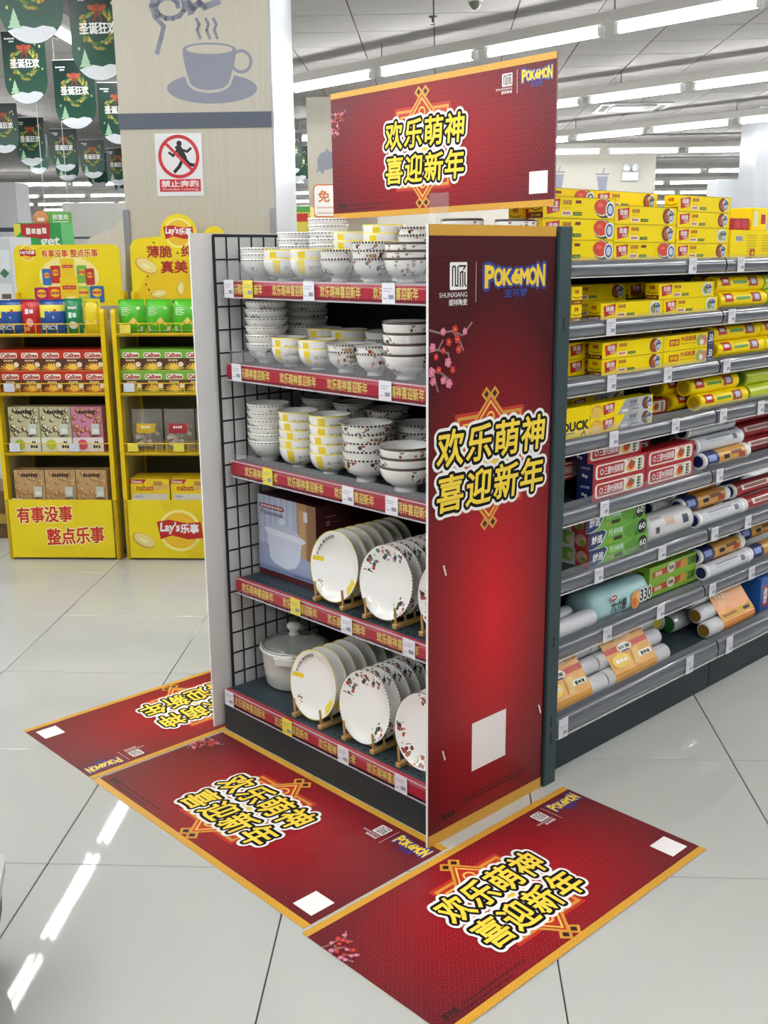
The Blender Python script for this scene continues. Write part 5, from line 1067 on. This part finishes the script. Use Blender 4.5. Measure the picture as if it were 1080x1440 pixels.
def tall(bg, blobs, tint, dot):
    w_, h_, d_ = .148, .215, .075; b = MB().box(-w_/2, 0, 0, w_/2, d_, h_, K(bg, .4)); b.on((-w_/2, 0, 0), (1, 0, 0), (0, 0, 1)); R2 = random.Random(5)
    for i in range(26):
        cx, cy = R2.uniform(.06, .94)*w_, R2.uniform(.36, .95)*h_; r_ = R2.uniform(.012, .02); a = R2.uniform(0, 3); cx = min(max(cx, r_*1.05), w_-r_*1.05); cy = min(cy, h_-r_*1.05)
        b.e(cx, cy, r_, r_*.75, K(blobs[0]), 9, a); b.e(cx+.002, cy+.002, r_*.75, r_*.5, K(blobs[1]), 8, a); b.e(cx-.003, cy-.001, r_*.3, r_*.22, K(blobs[2]), 6, a)
    b.bar(w_*.25, h_*.85, w_*.8, h_*.93, K('3a2a20'), 7); b.r(w_*.64, h_*.38, w_*.9, h_*.63, K('cfd8d0', .15)); b.r(w_*.67, h_*.42, w_*.87, h_*.52, K('e9ece4')); b.r(w_*.66, h_*.36, w_*.9, h_*.38, K('2a2620'))
    b.r(0, 0, w_, h_*.32, K(tint)); b.e(w_*.32, h_*.16, w_*.17, h_*.12, K(dot), 16); b.bar(w_*.66, h_*.08, w_*.9, h_*.15, BLK, 3); b.bar(w_*.72, h_*.18, w_*.84, h_*.24, BLK, 2); return b.mesh('biscuit_box')
SNK['nougat'] = tall('c9c69a', ('5a4630', 'e8dfc0', '3c3020'), 'e6e6dc', 'b9c94a'); SNK['nougatpink'] = tall('d48aa8', ('8a4a34', 'e2a88c', 'c8583c'), 'e9dfe2', 'd8567a'); SNK['cookie'] = tall('c9a878', ('b07c48', 'd9b484', 'c2925c'), 'e9e6e0', 'e0963c')
def nabati():
    w_, h_, d_ = .19, .115, .07; b = MB().box(-w_/2, 0, 0, w_/2, d_, h_, K('efd01c', .35)); b.on((-w_/2, 0, 0), (1, 0, 0), (0, 0, 1)); b.p([(0, h_*.98), (w_*.42, h_*.98), (w_*.34, h_*.8), (0, h_*.8)], K('b8262c')); b.t(w_*.04, h_*.83, w_*.3, h_*.94, 'Richeese', CREAM, .03); b.t(w_*.16, h_*.5, w_*.58, h_*.74, 'nabati', K('a8201f'), .02); b.p([(w_*.6, h_*.5), (w_*.98, h_*.6), (w_*.98, h_*.78), (w_*.6, h_*.68)], K('d9b06a')); b.r(w_*.6, h_*.72, w_*.82, h_*.9, K('b98a4a')); b.r(w_*.06, h_*.06, w_*.95, h_*.36, K('e6e2d6')); b.r(w_*.1, h_*.2, w_*.3, h_*.3, K('b9c2d0')); b.r(w_*.08, h_*.04, w_*.3, h_*.1, K('a8283a')); return b.mesh('wafer_box')
SNK['nabati'] = nabati()
FILMC = G('bag_film'); FILMC.set(Base_Color=lin('dcdad6'), Roughness=.1, Alpha=.22); FILMC.bump(FILMC.noise(FILMC.co(), 60, 3), .6, .01); FILMC = FILMC.m
def clearbag(tagc): return pillow(.148, .19, .08, FILMC, lambda b, w_, h_: (b.g(w_*.2, h_*.46, w_*.8, h_*.7, K(tagc, .4), 10, 5), b.bar(w_*.36, h_*.58, w_*.66, h_*.64, CREAM, 4)))
SNK['bagyellow'] = clearbag('d8b024').mesh('bag'); SNK['bagred'] = clearbag('a82430').mesh('bag')
def snack(rk, key, x_, y_, z_, nm, lab, cat, grp, rz=0):
    M = Matrix.Translation(rk.location) @ Matrix.Rotation(TA, 4, 'Z'); p_ = M @ Vector((x_, y_, z_))
    return inst(nm, SNK[key], None, p_, TA+rz, label=lab, cat=cat, group=grp)
R4 = random.Random(11); b = MB()
for i in range(26):
    q = Vector((R4.uniform(-.045, .045), R4.uniform(-.014, .014), .02+.095*(i/26)+R4.uniform(0, .006))); b.box(-.014, -.008, -.007, .014, .008, .007, K(('d8cdb4', 'c2ae8c', 'e2dccd', '9a8468')[i % 4], .5), Matrix.Translation(q) @ Matrix.Rotation(R4.uniform(-.9, .9), 4, 'Y') @ Matrix.Rotation(R4.uniform(-.6, .6), 4, 'Z'))
SWEETS = b.mesh('wrapped_sweets')
z = LEV[3]+.0005
for x_, k_, lb in ((.087, 'blue', 'blue and yellow crisp bag next to the left post, top level of the bag-header rack'), (.19, 'redbag', 'small red crisp bag between two blue ones'), (.292, 'blue', 'blue and yellow crisp bag beside the dark green bag'), (.395, 'greenbag', 'dark green crisp bag on the top level'), (.482, 'yellowbag', 'yellow and green crisp bag at the right post')): snack(r1, k_, x_, .05, z, 'crisp_bag', lb, 'snack bag', 'crisp bags on the first rack')
for x_, k_, lb in ((.12, 'blue', 'a'), (.33, 'blue', 'b')): snack(r1, k_, x_, .14, z, 'crisp_bag', 'blue and yellow crisp bag of the row behind, top level', 'snack bag', 'crisp bags on the first rack')
for rk, key, cn in ((r1, 'calred', 'red'), (r2, 'calgreen', 'green')):
    for l in range(2):
        for i in range(5): snack(rk, key, .073+.1012*i, .03, LEV[2]+.0005+l*.1005, 'potato_snack_box', f'{cn} potato snack box, {"upper" if l else "lower"} row, {NTH[i]} from the {"leaflet stand" if cn == "red" else "first rack"} side', 'snack box', f'{cn} potato snack boxes')
        for i in range(5): snack(rk, key, .073+.1012*i, .11, LEV[2]+.0005+l*.1005, 'potato_snack_box', f'{cn} potato snack box behind the {"upper" if l else "lower"} row', 'snack box', f'{cn} potato snack boxes')
for i, k_ in enumerate(('nougat', 'nougat', 'nougatpink')): snack(r1, k_, .115+.153*i, .04, LEV[1]+.0005, 'nougat_box', 'pink nougat box with window on the third level' if k_ == 'nougatpink' else f'olive nougat box with window, {NTH[i]} from the leaflet stand side', 'snack box', 'nougat boxes')
for i in range(3): snack(r1, 'cookie', .115+.153*i, .04, LEV[0]+.0005, 'cookie_box', f'tan pastry box with window, {NTH[i]} from the leaflet stand side', 'snack box', 'tan pastry boxes')
for i in range(4): snack(r2, 'limebag', .085+.127*i, .055, z, 'crisp_bag', f'bright green crisp bag with yellow triangle, {NTH[i]} from the first rack side', 'snack bag', 'green crisp bags')
for i, k_ in enumerate(('bagyellow', 'bagred', 'bagyellow')):
    o = snack(r2, k_, .115+.155*i, .09, LEV[1]+.0005, 'sweet_bag', 'clear sweet bag with red label' if k_ == 'bagred' else 'clear sweet bag with yellow label', 'snack bag', 'clear sweet bags'); inst('wrapped_sweets', SWEETS, o, kind='stuff')
for i in range(3):
    for j in range(2): 
        if .125+.195*i < .5: snack(r2, 'nabati', .125+.197*i, .03+.075*j, LEV[0]+.0005+.058*0+.06, 'wafer_box', 'yellow wafer box with dark red lettering, '+('front row' if j == 0 else 'second row'), 'snack box', 'yellow wafer boxes', 0)
b = MB().box(0, 0, 0, .48, .2, .0595, K('8a7a3a', .6)); b.build('riser', r2, (.035, .02, LEV[0]))
# ================================================================ HANGING CHRISTMAS FLAGS
g = G('flag_green'); x, y, z = g.xyz(g.co()); t_ = g.math('DIVIDE', z, -.46)
g.set(Base_Color=g.ramp(t_, [(0, lin('0a1c1d')), (.45, lin('143f34')), (1, lin('175440'))]), Roughness=.35); FLG = g.m
FW, FHT = .3, .46
def flag_mesh():
    b = MB(); r_ = FW/2; n = 14
    poly = [(-r_, 0), (-r_, -(FHT-r_))]+[(-r_*math.cos(PI*i/n), -(FHT-r_)-r_*math.sin(PI*i/n)) for i in range(1, n)]+[(r_, -(FHT-r_)), (r_, 0)]
    b.prism(poly, -.001, .001, FLG, frame((0, 0, 0), (1, 0, 0), (0, 0, 1)))
    for o_, ux in (((0, -.001, 0), (1, 0, 0)), ((0, .001, 0), (-1, 0, 0))):
        b.on(o_, ux, (0, 0, 1)); b.bar(-.13, -.052, -.06, -.042, WHT, 7); b.bar(-.1, -.07, -.065, -.06, WHT, 4)
        R2 = random.Random(9)
        for i in range(46):
            a = 2*PI*i/46; rr = .085+R2.uniform(-.016, .016); k0 = b.k; b.k = 4+i % 3; b.e(rr*math.cos(a), -.2+rr*math.sin(a)*1.05, .02, .008, K(('5c7a34', '83924a', '3c6430', 'a8883c')[i % 4], .6), 6, a+1.2)
        b.k = 9; b.e(0, -.11, .028, .026, K('8a3a22', .5), 12)
        for s_ in (-1, 1): b.e(s_*.028, -.105, .026, .014, K('a04a2a', .5), 10, s_*.4); b.line([(0, -.12), (s_*.02, -.165)], .012, K('7a3020', .5))
        for q in ((.06, -.16), (-.07, -.17), (-.05, -.26), (.04, -.275)): b.e(q[0], q[1], .009, .009, K('c9a24a'), 8)
        b.t(-.1, -.23, .1, -.175, '圣诞狂欢', WHT, .03)
        for q in ((.08, -.085), (.11, -.1), (.1, -.075), (.12, -.24), (-.11, -.3)): b.e(q[0], q[1], .007, .009, K('b9b070'), 7)
        R3 = FW/2; snow = [(-R3*math.cos(PI*i/14)*.985, -(FHT-R3)-R3*math.sin(PI*i/14)*.985) for i in range(3, 12)]
        b.p(snow[::1]+[(.1, -.385), (.05, -.378), (.01, -.39), (-.04, -.38), (-.085, -.392)], K('dfe4ec', .6))
        for k_ in range(3): b.p([(-.115+.01*k_, -.39+.022*k_), (-.045-.01*k_, -.39+.022*k_), (-.08, -.345+.022*k_)], K('a8cfae'))
    return b.mesh('flag_sheet')
FM = flag_mesh(); cordm = K('cfd2d0', .5)
FLAB = ('large flag out of the row nearest the snack aisle lamps', 'large flag hanging against the pillar edge', 'second flag in front of the double lamp row', 'flag between the large flag and the pillar', 'flag half hidden by the pillar above the stripe', 'flag at the outer end of the row', 'pale-lit front flag above the weighing sign', 'rear flag overlapped by the pale-lit one', 'front flag of the second overlapping pair', 'rear flag of the second overlapping pair', 'front flag of the third overlapping pair', 'rear flag of the third overlapping pair', 'front flag touching the pillar corner guard side', 'rear flag touching the pillar corner guard side', 'flag just behind the pale side of the pillar', 'middle flag between pillar and fish pillar', 'flag next to the fish pillar')
for nf, (cx, ty, wpx) in enumerate(((35, -88, 84), (134, -20, 76), (31, 43, 60), (102, 84, 57), (163, 116, 51), (1, 145, 42), (40, 165, 41), (50, 190, 33), (88, 181, 36), (92, 203, 31), (128, 196, 33), (136, 215, 30), (164, 208, 32), (172, 226, 28), (406, 186, 36), (418, 205, 30), (431, 214, 26))):
    d_ = FPX*FW/wpx; v_ = d_*1.0-2.341; q = on_v(cx, ty, v_)
    zt = min(q.z, CEIL-.03)
    o = empty('hanging_flag', UV(q.x, v_, zt), TA+RND.uniform(-.12, .12), label='green Christmas '+FLAB[nf], cat='flag', group='Christmas flags')
    inst('flag_sheet', FM, o)
    b = MB(); b.cyl((-FW/2, 0, 0), (FW/2, 0, 0), .003, cordm, 5)
    for s_ in (-1, 1): b.cyl((s_*FW*.45, 0, 0), (s_*FW*.45, 0, CEIL-zt), .0007, cordm, 4)
    b.build('hanging_cord', o)
# ================================================================ THINGS AT THE BACK, CART EDGE
# green promotional stand and weighing sign far left
v_ = 8.0; A = lambda x_, y_: (lambda t: (t.x, t.z))(on_v(x_, y_, v_))
ws = empty('hanging_sign', UV(0, v_), TA, label='green and orange hanging sign for the weighing counter', cat='sign'); (x0, z0), (x1, z1) = A(60, 315), A(100, 298)
b = MB().prism(roundrect(x0, z0, x1, z1, .01, 2), 0, .02, K('6cae4a', .5), frame((0, .02, 0), (1, 0, 0), (0, 0, 1))); b.on((0, 0, 0), (1, 0, 0), (0, 0, 1)); b.t(x0+(x1-x0)*.35, z0+(z1-z0)*.35, x0+(x1-x0)*.9, z1-(z1-z0)*.2, '称重处', WHT, .02); b.bar(x0+(x1-x0)*.35, z0+(z1-z0)*.14, x0+(x1-x0)*.9, z0+(z1-z0)*.23, WHT, 9); b.build('sign_board', ws)
c_ = A(58, 307); r_ = abs(A(68, 307)[0]-c_[0]); b = MB().lathe([(.0003, 0), (r_, 0), (r_, .03), (.0003, .03)], K('d08a54', .5), 24, frame((c_[0], .015, c_[1]), (1, 0, 0), (0, 0, 1))); b.on((0, -.016, 0), (1, 0, 0), (0, 0, 1)); b.r(c_[0]-r_*.5, c_[1]-r_*.4, c_[0]+r_*.5, c_[1]+r_*.1, K('f0d9c6')); b.build('sign_disc', ws)
b = MB()
for x_ in (x0+.03, x1-.03): b.cyl((x_, .01, z1-.005), (x_, .01, CEIL), .003, cordm, 5)
b.build('hanging_cord', ws)
v_ = 6.4; ps_ = empty('promotion_stand', UV(0, v_), TA, label='green promotion stand with red box picture behind the first yellow rack', cat='display stand'); (x0, z0), (x1, z1) = A(28, 420), A(85, 313)
b = MB().box(x0, 0, 0, x1, .3, z1, K('2f9a48', .45)); b.on((0, 0, 0), (1, 0, 0), (0, 0, 1)); w_ = x1-x0; b.p([(x0, z1-.12), (x0+w_*.3, z1-.02), (x0, z1)], K('e3dc4a')); b.p([(x0+w_*.15, z1-.1), (x0+w_*.75, z1-.14), (x0+w_*.78, z1), (x0+w_*.15, z1-.01)], K('b82a30')); b.bar(x0+w_*.25, z1-.09, x0+w_*.7, z1-.04, CREAM, 4); b.t(x0+w_*.55, z1-.2, x0+w_*.95, z1-.12, 'get', WHT, .03); b.ring(x0+w_*.25, z1-.3, .05, .065, WHT); b.ring(x0+w_*.5, z1-.3, .06, .075, WHT); b.build('stand_body', ps_)
# white back of another header board behind the first rack
b = MB(); v_ = 3.35; pts = [(122, 440), (176, 440), (176, 320), (172, 312), (166, 309), (158, 312), (154, 330), (146, 324), (141, 331), (130, 331), (124, 337), (122, 345)]
b.prism([A(*t_) for t_ in pts][::-1], 0, .01, K('cfcac2', .6), frame((0, .01, 0), (1, 0, 0), (0, 0, 1))); q = A(149, 440)
b.box(q[0]-.2, .01, 0, q[0]+.2, .05, q[1]+.3, K('bdb8b0', .6)); b.build('display_board', None, UV(0, v_), TA, label='cream cloud-topped back of a display board between the yellow racks', cat='display board')
# leaflet boards and goods left of the first rack
v_ = 4.2; b = MB(); (x0, z0), (x1, z1) = A(-40, 640), A(13, 333); b.box(x0, 0, 0, x1, .35, z1, K('c9ced4', .5, var=.05)); b.on((0, 0, 0), (1, 0, 0), (0, 0, 1)); w_ = x1-x0
for k_, (a, c, c_) in enumerate(((.55, .95, 'dfe4ea'), (.5, .82, 'e6e8ea'), (.58, .66, '1f4a44'), (.52, .5, 'dde0e4'))): b.r(x0+w_*a, z1*c-.12, x1-.01, z1*c, K(c_))
b.e(x1-.05, z1*.86, .03, .03, K('3f7a5a'), 4); b.r(x1-.08, z1*.76, x1-.02, z1*.78, K('6a5a4a')); b.build('leaflet_stand', None, UV(0, v_), TA, label='pale leaflet stand at the left of the first yellow rack', cat='display stand')
v_ = 2.9; b = MB(); (x0, z0), (x1, z1) = A(-60, 700), A(4, 690); zz = A(0, 655)[1]; b.box(x0-.1, 0, 0, x1, .3, A(0, 690)[1], K('6b5334', .6, var=.2)); b.box(x0-.1, -.02, A(0, 735)[1], x1+.01, 0, A(0, 722)[1], K('a88a34', .4)); b.build('goods_bin', None, UV(0, v_), TA, label='brown goods bin at the left edge beside the first rack', cat='bin')
# far goods shelf glimpsed between pillar and notice board
v_ = 7.2; b = MB(); (x0, z0), (x1, z1) = A(405, 420), A(436, 290); b.box(x0, 0, 0, x1, .3, z1, K('d9c84a', .5)); b.on((0, 0, 0), (1, 0, 0), (0, 0, 1)).r(x0, z1-.25, x0+.03, z1, K('d8482a')); b.r(x0+.04, z1-.13, x1-.02, z1-.06, K('c8352c')); b.r(x0+.03, z1-.05, x1, z1, K('5aa04a')); b.build('goods_stand', None, UV(0, v_), TA, label='yellow and red goods stand glimpsed beside the pillar', cat='display stand')
# large plates/bowls and bottle tops beyond the display (back row of the next bay)
p = on_z(505, 300, 1.2)
# shopping basket trolley at the near left edge
q = on_z(-84, 1418, 0); ct = empty('basket_trolley', (q.x, q.y, 0), TA+.3, label='grey rolling shopping basket at the near left edge', cat='shopping basket')
GB_ = K('3f4a4a', .5, var=.06); b = MB(); rings = [(.1, .14, .045), (.115, .155, .12), (.12, .165, .2)]
vs = []; n = 24
for a_, c_, z_ in rings:
    vs += [(x_*a_/.1 if 0 else x_, y_, z_) for x_, y_ in roundrect(-a_, -c_, a_, c_, .03, 5)]
b.add(vs, [(j*n+i, j*n+(i+1) % n, (j+1)*n+(i+1) % n, (j+1)*n+i) for j in range(2) for i in range(n)]+[tuple(range(n))[::-1]], GB_, False); b.build('tub', ct)
b = MB(); o_ = roundrect(-.128, -.173, .128, .173, .035, 5); i_ = roundrect(-.112, -.157, .112, .157, .03, 5); b.add([(x_, y_, z_) for z_, pl in ((.2, o_), (.225, o_), (.225, i_), (.2, i_)) for x_, y_ in pl], [(j*n+i, j*n+(i+1) % n, (j+1) % 4*n+(i+1) % n, (j+1) % 4*n+i) for j in range(4) for i in range(n)], K('c4c4c2', .4)); b.build('rim', ct)
b = MB(); b.tube([(.1, -.14, .225), (.1, -.12, .3), (.1, .12, .3), (.1, .14, .225)], .012, K('14161a', .4), 8); b.build('handle', ct)
for sx in (-.08, .08):
    for sy in (-.11, .11): MB().cyl((sx-.012, sy, .0235), (sx+.012, sy, .0235), .0235, K('1a1a1c', .5), 14).build('wheel', ct)
